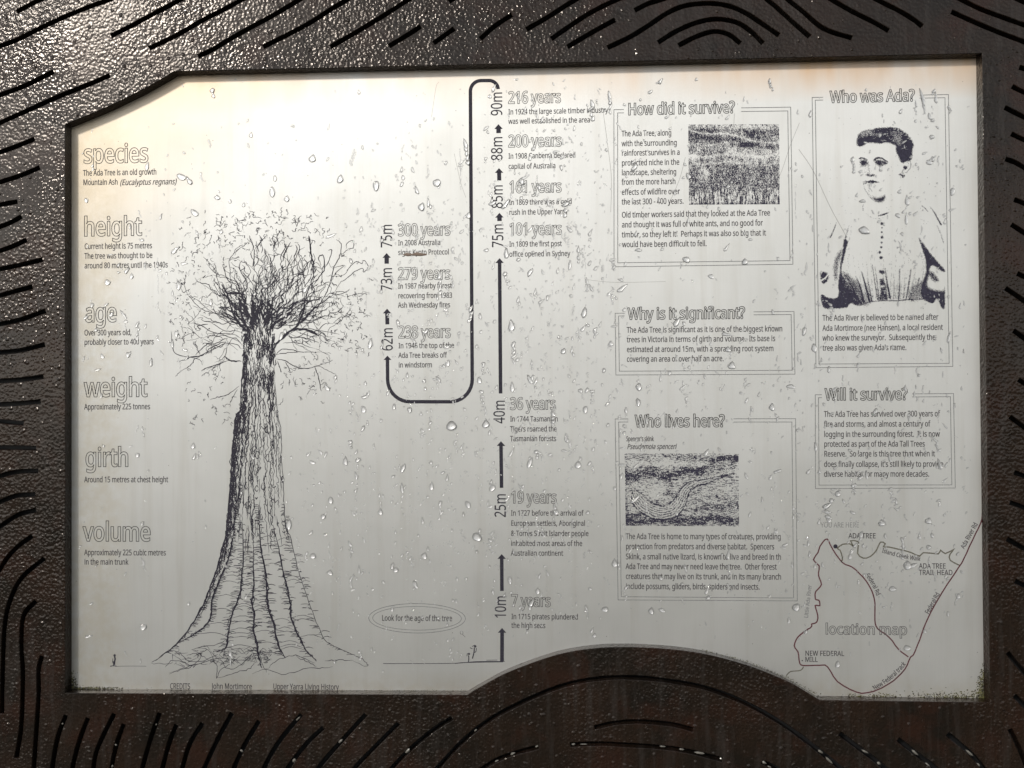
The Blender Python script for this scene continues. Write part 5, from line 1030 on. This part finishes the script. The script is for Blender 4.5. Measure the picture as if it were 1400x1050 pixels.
# skink picture
h, w_ = 290, 456
yy, xx = np.mgrid[0:h, 0:w_]; yy = yy / float(h); xx = xx / float(h)
warp = 0.10 * np.sin(xx * 3.2 + 0.5)
n1 = gn(h, w_, 3.5, 0.7); n2 = gn(h, w_, 0.8, 0.6); n3 = gn(h, w_, 12, 4)
t = -0.42 + 0.6 * n1 + 0.6 * n2 + 0.22 * n3
band = lambda yc, wd, a_: a_ * np.exp(-((yy - yc) / wd) ** 2)
t += band(0.28 - 0.26 * np.clip(xx - 0.75, 0, 1) + 0.03 * np.sin(xx * 14), 0.07, 1.5) + band(0.92 + 0.02 * np.sin(xx * 9), 0.07, 1.4) + band(0.86 - 0.1 * xx, 0.03, 0.7) + band(0.05, 0.03, 0.5) - band(0.14, 0.04, 0.8)
liz = [((x - 57) / 403.0, (y - 242) / 403.0) for x, y in smooth_line([(108,440),(118,478),(150,522),(200,556),(255,570),(310,560),(350,528),(374,484),(398,440),(440,412),(500,398),(570,378),(660,352)], 8)]
dist = np.full((h, w_), 9.0); side = np.zeros((h, w_)); along = np.zeros((h, w_))
for i_ in range(1, len(liz)):
    (ax_, ay_), (bx_, by_) = liz[i_ - 1], liz[i_]; vx, vy = bx_ - ax_, by_ - ay_; l2_ = vx * vx + vy * vy
    u_ = np.clip(((xx - ax_) * vx + (yy - ay_) * vy) / l2_, 0, 1); dd = np.hypot(xx - ax_ - u_ * vx, yy - ay_ - u_ * vy)
    c_ = dd < dist; dist[c_] = dd[c_]; side[c_] = np.sign((vx * (yy - ay_) - vy * (xx - ax_)))[c_]; along[c_] = ((i_ + u_) / len(liz))[c_]
half = 0.10 * np.clip(np.minimum(along / 0.12, (1.0 - along) / 0.55), 0.08, 1)
body = dist < half
sd = dist * side
t = np.where(body, -0.35 + 0.75 * np.sin(sd * 215 + 1 + 0.8 * n3) + 0.5 * n2 + 0.3 * n1, t)
t += 1.5 * np.exp(-((dist - half) / 0.008) ** 2) * (along > 0.02)
t += 1.6 * np.exp(-(((xx - 1.26) / .03) ** 2 + ((yy - .58) / .02) ** 2)) + 1.0 * np.exp(-(((xx - .62) / .07) ** 2 + ((yy - .52) / .06) ** 2))
t -= 0.7 * np.exp(-(((xx - .45) / .2) ** 2 + ((yy - .5) / .1) ** 2))
t += 0.5 * np.exp(-((xx) / .03) ** 2)
halftone('lizard_print', t > 0.05, [(854, 620.2), (1009.6, 620), (1010.4, 719.7), (855.4, 718.7)], 'dark halftone picture of a lizard on bark')

# ------------------------------------------------------------------ scratches in the sheet
M_SCR = mat('bare_scratch', (0.28, 0.27, 0.25), 0.5, 0.3)
for pts, w in (([(1092, 204), (1112, 234), (1135, 283), (1158, 325)], 0.55), ([(1093, 168), (1080, 200), (1066, 240), (1050, 262)], 0.4), ([(937, 215), (929, 245), (914, 280)], 0.4), ([(825, 155), (831, 200), (836, 245), (835, 290)], 0.45),
               ([(1004, 155), (1003, 178)], 0.45), ([(621, 210), (630, 250), (637, 270)], 0.4), ([(800, 382), (840, 386), (910, 385)], 0.35), ([(590, 160), (596, 120), (600, 112)], 0.35)):
    k = Ink(z=PANEL_Z + 0.06); k.ribbon([P(*p) for p in smooth_line(pts, 5)], w); k.build('scratch', M_SCR, panel)
# ================================================================== RAIN, DIRT AND MOSS
def drop_mesh(v, f, x, y, rx, ry, hgt, ang, z0, seg=14, rings=4, lump=0.15, tail=0.0):
    """a bead of water on the sheet: dome with an uneven outline; tail > 0 stretches its upper end"""
    ph = [rnd.uniform(0, 6.28) for _ in range(3)]; ca, sa = math.cos(ang), math.sin(ang)
    n = len(v)
    for j in range(rings + 1):
        t = j / rings; a = t * math.pi / 2
        r = math.cos(a) ** 0.8 if j < rings else 0.0
        hz = z0 + hgt * math.sin(a) ** 0.9 if j else z0
        if j == rings:
            v.append((x, y - 0.08 * ry, z0 + hgt)); break
        for i in range(seg):
            th = 2 * math.pi * i / seg
            k = 1 + lump * (math.sin(2 * th + ph[0]) * 0.6 + math.sin(3 * th + ph[1]) * 0.5 + math.sin(5 * th + ph[2]) * 0.2)
            px_, py_ = math.cos(th) * rx * r * k, math.sin(th) * ry * r * k
            if py_ > 0 and tail: py_ *= 1 + tail; px_ *= 1 - 0.5 * min(1, py_ / (ry * (1 + tail)))
            py_ -= 0.12 * ry * (1 - r)
            v.append((x + px_ * ca - py_ * sa, y + px_ * sa + py_ * ca, hz))
    # skirt below the sheet surface, so the bead has no gap under it
    base = len(v)
    for i in range(seg): v.append((v[n + i][0], v[n + i][1], z0 - 0.6))
    for j in range(rings - 1):
        for i in range(seg):
            a = n + j * seg + i; b = n + j * seg + (i + 1) % seg; f.append((a, b, b + seg, a + seg))
    top = n + rings * seg
    for i in range(seg): f.append((n + (rings - 1) * seg + i, n + (rings - 1) * seg + (i + 1) % seg, top))
    for i in range(seg): f.append((base + i, base + (i + 1) % seg, n + (i + 1) % seg, n + i))
    f.append(tuple(base + i for i in range(seg))[::-1])
def density(x, y):
    """how wet the photo shows the sheet at pixel x, y"""
    d = 0.0
    def g(cx, cy, sx, sy, a): return a * math.exp(-((x - cx) / sx) ** 2 - ((y - cy) / sy) ** 2)
    d += g(640, 600, 170, 260, 1.0) + g(740, 420, 110, 260, 0.95) + g(560, 330, 90, 130, 0.6) + g(270, 370, 60, 110, 0.75) + g(760, 180, 70, 90, 0.5)
    d += g(960, 520, 130, 60, 0.5) + g(960, 180, 120, 110, 0.18) + g(1000, 700, 130, 120, 0.35) + g(1250, 330, 70, 190, 0.55) + g(1140, 740, 100, 110, 0.6) + g(1250, 780, 70, 60, 0.5)
    d += g(460, 700, 60, 130, 0.45) + g(1220, 600, 110, 80, 0.4) + g(1100, 450, 60, 120, 0.35) + g(180, 430, 60, 50, 0.3) + g(1280, 160, 40, 40, 0.3) + 0.05
    if y > 905: d *= 0.1
    if x < 110 or x > 1325: d *= 0.3
    return min(1, d)
def in_arch(x, y):
    return not (640 < x < 1125 and y > 872) and not (x < 245 and y < 185 - (x - 90) * 0.45) and 108 < y < 935
fv, ff = [], []
made = 0
while made < 5200:
    x = rnd.uniform(96, 1330); y = rnd.uniform(108, 930)
    if not in_arch(x, y) or rnd.random() > density(x, y): continue
    if (abs(x - 644) < 5 or abs(x - 684.5) < 5 or abs(x - 529.5) < 5) and rnd.random() < 0.85: continue
    s = rnd.lognormvariate(0.05, 0.45)
    rx = min(3.4, 0.95 * s); ry = rx * rnd.uniform(0.9, 2.4)
    if ry > 6: ry = 6
    p = P(x, y)
    an_ = rnd.gauss(-0.35, 0.55)
    drop_mesh(fv, ff, p[0], p[1], rx, ry, rx * rnd.uniform(0.45, 0.8), an_, PANEL_Z + 0.0, 9, 3, 0.26, rnd.choice((0, 0, 0.5, 1.0)))
    made += 1
    if rnd.random() < 0.16:          # merged beads: a crooked little chain running down from this one
        qx, qy = p
        for _ in range(rnd.randint(1, 4)):
            qx += rnd.gauss(0.4, 1.2); qy -= rnd.uniform(0.8, 1.5) * ry
            drop_mesh(fv, ff, qx, qy, rx * rnd.uniform(.5, 1.0), ry * rnd.uniform(.5, .9), rx * rnd.uniform(0.35, 0.6), an_ + rnd.gauss(0, .5), PANEL_Z + 0.0, 9, 3, 0.26, 0.4); made += 1
for _ in range(24):
    x = rnd.uniform(180, 1300); y = rnd.uniform(130, 780)
    if not in_arch(x, y) or rnd.random() > density(x, y) * 1.3: continue
    qx, qy = P(x, y); w_ = rnd.uniform(0.5, 0.9)
    for _ in range(rnd.randint(8, 26)):
        qx += rnd.gauss(0, 0.35); qy -= rnd.uniform(1.6, 3.4)
        if rnd.random() < 0.7: drop_mesh(fv, ff, qx, qy, w_ * rnd.uniform(.7, 1.2), w_ * rnd.uniform(1.2, 2.6), 0.35, rnd.gauss(0, .15), PANEL_Z, 7, 2, 0.2, 0.2)
o = mesh_obj('fine_raindrops', fv, ff, M_WATER_FINE, None, True)
o.parent = None; o.matrix_world = ROOT
tag(o, 'spatter of fine clear raindrops clinging all over the silver sheet', 'raindrops', kind='stuff')

BIG = [(248,242,8,5.5),(266,291,8,4.5),(372,263,5,8),(392,272,4.5,5),(343,185,3,4.5),(427,217,6,6),(376,244,3,5),(297,270,5,4),(465,245,5,7),(514,254,5.5,8),(551,243,3,4),(597,250,7,6),(576,283,6,6),(640,295,4,5),
       (118,274,3.5,4),(147,386,5.5,4.5),(180,378,3.5,4),(140,487,3,4.5),(175,485,3.5,5),(201,228,3.5,6),(264,610,4,4),(188,622,4,3.5),(196,857,6,5),(258,825,3,3),(395,717,5,8),(442,706,4,4.5),(452,684,4,6),(428,760,5,5),
       (451,783,5,4),(427,632,5,3),(447,530,4,6),(506,470,4,8),(699,446,6,8),(700,530,4,7),(617,582,8,8),(664,580,6,6),(724,633,4,8),(790,636,6,5),(652,734,8,7),(541,779,5,4),(735,808,4,5),(697,793,3,7),(673,667,5,6),
       (612,497,4,5),(835,470,4,4),(873,529,5,6),(840,770,5,6),(827,833,6,4),(890,835,5,5),(905,834,6,3),(1000,500,7,5),(1055,557,5,5),(1088,830,6,6),(1240,773,7,6),(1181,315,9,6),(1240,275,4,7),(1239,300,3,8),
       (1302,262,4,6),(1270,222,5,4),(1113,476,5,6),(1220,805,6,4),(1145,908,4,5),(1240,886,6,4),(1264,863,3,3),(1205,715,5,5),(1269,712,5,5),(1310,815,4,4),(1145,675,5,4),(995,478,5,4),(938,355,6,5),(1018,358,5,5),
       (972,378,6,3),(497,560,4,6),(551,640,4,7),(590,665,4,6),(640,690,4,6),(580,760,5,5),(655,520,4,5),(770,480,4,5),(800,560,4,6),(760,700,5,4),(520,700,4,5),(560,560,4,4)]
LAND = [('the word species', 158, 215), ('the word height', 155, 313), ('the word age', 138, 432), ('the word weight', 158, 532), ('the word girth', 146, 630), ('the word volume', 160, 730),
        ('the crown of the drawn tree', 365, 330), ('the left side of the drawn crown', 270, 400), ('the right side of the drawn crown', 460, 370), ('the drawn trunk', 350, 600), ('the roots of the drawn tree', 330, 870),
        ('the 300 years heading', 580, 315), ('the 279 years heading', 580, 376), ('the 238 years heading', 580, 455), ('the bottom bend of the black line', 588, 549), ('the top bend of the black line', 662, 112),
        ('the 216 years heading', 730, 133), ('the 200 years heading', 730, 194), ('the 161 years heading', 730, 257), ('the 101 years heading', 730, 315), ('the 36 years heading', 728, 552), ('the 19 years heading', 730, 680), ('the 7 years heading', 726, 822),
        ('the 75m mark', 529, 322), ('the 73m mark', 529, 382), ('the 62m mark', 529, 464), ('the 40m mark', 684, 563), ('the 25m mark', 685, 691), ('the 10m mark', 685, 830), ('the oval note', 570, 845),
        ('the landscape picture', 1003, 225), ('the heading How did it survive', 930, 150), ('the heading Why is it significant', 938, 430), ('the heading Who lives here', 930, 577), ('the lizard picture', 932, 670), ('the paragraph about creatures', 960, 770),
        ('the woman\'s face', 1203, 235), ('the blouse of the woman', 1208, 340), ('the paragraph about the river', 1205, 460), ('the heading Will it survive', 1185, 540), ('the paragraph about storms', 1205, 610),
        ('the words YOU ARE HERE', 1148, 718), ('the words TRAIL HEAD', 1280, 782), ('the words location map', 1185, 860), ('the words NEW FEDERAL', 1128, 893), ('the tall black arrow', 684, 450), ('the heading Who was Ada', 1192, 132),
        ('the blank sheet over the 300 years heading', 555, 262), ('the blank gap under the 19 years caption', 735, 795), ('the blank gap over the 19 years heading', 735, 642)]
seen = {}
def drop_label(x, y, rx, ry):
    nm, lx, ly = min(LAND, key=lambda l: math.hypot(x - l[1], y - l[2])); dx, dy = x - lx, y - ly
    sz = 'big' if rx * ry > 36 else 'biggish' if rx * ry > 27 else 'medium' if rx * ry > 18 else 'small'
    sh = 'tall' if ry > rx * 1.25 else 'wide' if rx > ry * 1.25 else 'round'
    if math.hypot(dx, dy) < 10: w_ = 'on'
    else:
        v_ = 'above' if dy < -8 else 'below' if dy > 8 else ''; h_ = 'left of' if dx < -12 else 'right of' if dx > 12 else ''
        if v_ and h_ and abs(dx) > 3 * abs(dy): v_ = ''
        if v_ and h_ and abs(dy) > 3 * abs(dx): h_ = ''
        w_ = (v_ + ' and ' + h_) if v_ and h_ else (v_ or h_ or 'beside')
    nm = nm.replace(' heading', '').replace('the heading ', 'the title ')
    for extra in ('', ' close by', ' a little farther out', ' farther out still', ' farthest from it', ' at the far end', ' nearly touching it', ' off to one side', ' slightly apart', ' on its own'):
        t_ = '%s %s raindrop %s %s%s' % (sz, sh, w_, nm, extra)
        if t_ not in seen: seen[t_] = 1; return t_
    return t_
BIG.sort(key=lambda b: min(math.hypot(b[0] - l[1], b[1] - l[2]) for l in LAND))
for (x, y, rx, ry) in BIG:
    p = P(x, y); v_, f_ = [], []
    drop_mesh(v_, f_, 0, 0, rx * 0.82, ry * 0.86, min(rx, ry) * rnd.uniform(0.42, 0.55), rnd.gauss(-0.12, 0.2), 0, 24, 7, 0.13, rnd.choice((0, 0.15, 0.3)))
    o = mesh_obj('raindrop', v_, f_, M_WATER, None, True)
    o.matrix_world = ROOT @ Matrix.Translation((p[0] * U, p[1] * U, PANEL_Z * U))
    tag(o, drop_label(x, y, rx, ry), 'raindrop', 'large raindrops on the silver sheet')

# moss and algae caught in the lower corners of the recess
M_MOSS = mat('moss_and_grit', (0.06, 0.055, 0.02), 0.9); g = NT(M_MOSS)
nn = g.noise(g.mapping((1, 1, 1)), 300, 2)
g.link(g.mix(g.ramp(nn, [(0.42, 0.0), (0.58, 1.0)]), (0.020, 0.017, 0.012), (0.10, 0.095, 0.03)), g.b.inputs['Base Color'])
def crumbs(name, spots, label, m=M_MOSS, cat='moss'):
    v, f = [], []
    for (x, y, r) in spots:
        n = len(v); x_, y_ = P(x, y); zc = PANEL_Z + r * 0.3
        ax, ay, az = r * rnd.uniform(.7, 1.4), r * rnd.uniform(.6, 1.1), r * rnd.uniform(.4, .8); a0_ = rnd.uniform(0, 6)
        pts = [(0, 0, 1), (0, 0, -1)] + [(math.cos(a0_ + i * 1.2566), math.sin(a0_ + i * 1.2566), rnd.uniform(-.3, .3)) for i in range(5)]
        v += [(x_ + a * ax, y_ + b * ay, zc + c * az) for a, b, c in pts]
        for i in range(5): f += [(n, n + 2 + i, n + 2 + (i + 1) % 5), (n + 1, n + 2 + (i + 1) % 5, n + 2 + i)]
    o = mesh_obj(name, v, f, m); o.matrix_world = ROOT
    tag(o, label, cat, kind='stuff')
spots = []
for _ in range(1900):
    x = rnd.uniform(1116, 1350); t = (x - 1116) / 234
    if rnd.random() > 0.45 + 0.55 * math.sin(x * 0.09) * math.sin(x * 0.031 + 1) + 0.3 * t: continue
    y = 957.0 + t * 1.5 - abs(rnd.gauss(0, 1)) * (3.6 + 2.5 * t)
    spots.append((x, y, rnd.uniform(0.35, 1.05)))
for _ in range(900):
    x = 1347 - abs(rnd.gauss(0, 1)) * 6; y = 957 - abs(rnd.gauss(0, 1)) * 20
    if (1347 - x) * 3 + (957 - y) > 62: continue
    spots.append((x, y, rnd.uniform(0.3, 0.9)))
for _ in range(260):
    x = rnd.uniform(960, 1118); yb = np.interp(x, [960, 1000, 1040, 1080, 1100, 1121], [889, 899, 912, 929, 941, 952]); spots.append((x, yb - abs(rnd.gauss(0, 1.3)), rnd.uniform(0.2, 0.6)))
crumbs('moss_crust', spots, 'green-black moss and grit along the lower right edge of the silver sheet')
spots = []
for _ in range(800):
    x = 96 + abs(rnd.gauss(0, 1)) * 30; y = 942 - abs(rnd.gauss(0, 1)) * 1.5
    if rnd.random() < 0.55: x = 94 + abs(rnd.gauss(0, 1)) * 5; y = 942 - abs(rnd.gauss(0, 1)) * 9
    if x < 215: spots.append((x, y, rnd.uniform(0.3, 0.95)))
for _ in range(420):  # dark contact line along the bottom edge, shade laid in as fine crumbs
    x = rnd.uniform(100, 638); spots.append((x, 943.2 - abs(rnd.gauss(0, 0.5)) + (x - 100) * 0.002, rnd.uniform(0.15, 0.45)))
crumbs('grit_and_contact_line', spots, 'dark grit and a thin contact-shade line along the lower left edge of the silver sheet', cat='grit')
# small brown bark flake lying across the line of print about the protocol
fl = Ink(); M_FLAKE = mat('bark_flake', (0.20, 0.145, 0.11), 0.6)
v, f = [], []
loop = [(550,348.5),(556,345.5),(563,347),(570,344.8),(578,346.5),(584,347),(583,349),(575,350.2),(566,349.6),(557,350.4)]
for x, y in loop: a = P(x, y); v.append((a[0], a[1], PANEL_Z + 0.15))
for x, y in loop: a = P(567 + (x - 567) * .8, 347.6 + (y - 347.6) * .55); v.append((a[0], a[1], PANEL_Z + 0.7 + rnd.uniform(0, .3)))
n = len(loop)
for i in range(n): f.append((i, n + i, n + (i + 1) % n, (i + 1) % n)[::-1])
f.append(tuple(range(n, 2 * n))[::-1])
o = mesh_obj('bark_flake', v, f, M_FLAKE); o.matrix_world = ROOT
tag(o, 'thin brown bark flake stuck over the word Kyoto on the silver sheet', 'bark')

# small wet pale bits set in the slots of the lower frame
M_BITS = mat('wet_pale_bits', (0.16, 0.15, 0.13), 0.25); 
v, f = [], []
def lump(x, y, L, W, a, z=-1.2):
    c = P(x, y, 0); n = len(v); ca, sa = math.cos(a), math.sin(a)
    pts = [(-1, 0, 0), (-.4, .9, .2), (.5, .8, 0), (1, .1, .2), (.4, -.9, 0), (-.5, -.8, .2), (0, 0, 1.1)]
    for u, w2, h_ in pts:
        u *= L / 2 * rnd.uniform(.8, 1.1); w2 *= W / 2 * rnd.uniform(.7, 1.1)
        v.append((c[0] + u * ca - w2 * sa, c[1] + u * sa + w2 * ca, z + h_ * W * .35))
    for i in range(6): f.append((n + 6, n + (i + 1) % 6, n + i)[::-1])
for x, y, L, W, a in ((557,1027,9,4.5,.7),(1122,1028,9,4,-.7),(1134,1040,14,3.5,-.8),(1183,1028,10,3.5,-.5),(1202,1044,6,4,-.8),(1251,1029,12,3.5,-.7),(1268,1046,9,4,-.6),(1326,1030,13,3.5,-.7),(1338,1046,6,4,-.8),
                      (701,1031,8,4,.4),(734,1021,5,3,.3),(679,1041,6,3,.4),(784,1018,6,3,0),(798,1018,10,2,0),(906,1021,10,2.5,-.1),(932,1025,8,3,-.15),(957,1030,15,4,-.15),(986,1038,4,3,-.4),(650,999,5,3,.7),
                      (1045,1043,7,4,-.5),(154,988,3,3,1),(85,990,3,3,1),(158,1019,3,4,1),(153,1048,4,3,1),(213,991,3,2,1),(330,1027,4,5,1),(407,983,9,2.5,.7),(402,1040,6,6,.7),(465,1014,8,4,.7),(1052,1049,6,3,-.5)):
    lump(x, y, L, W, a)
o = mesh_obj('slot_bits', v, f, M_BITS); o.matrix_world = ROOT
tag(o, 'wet pale bits in the slots of the lower frame', 'lichen', kind='stuff')
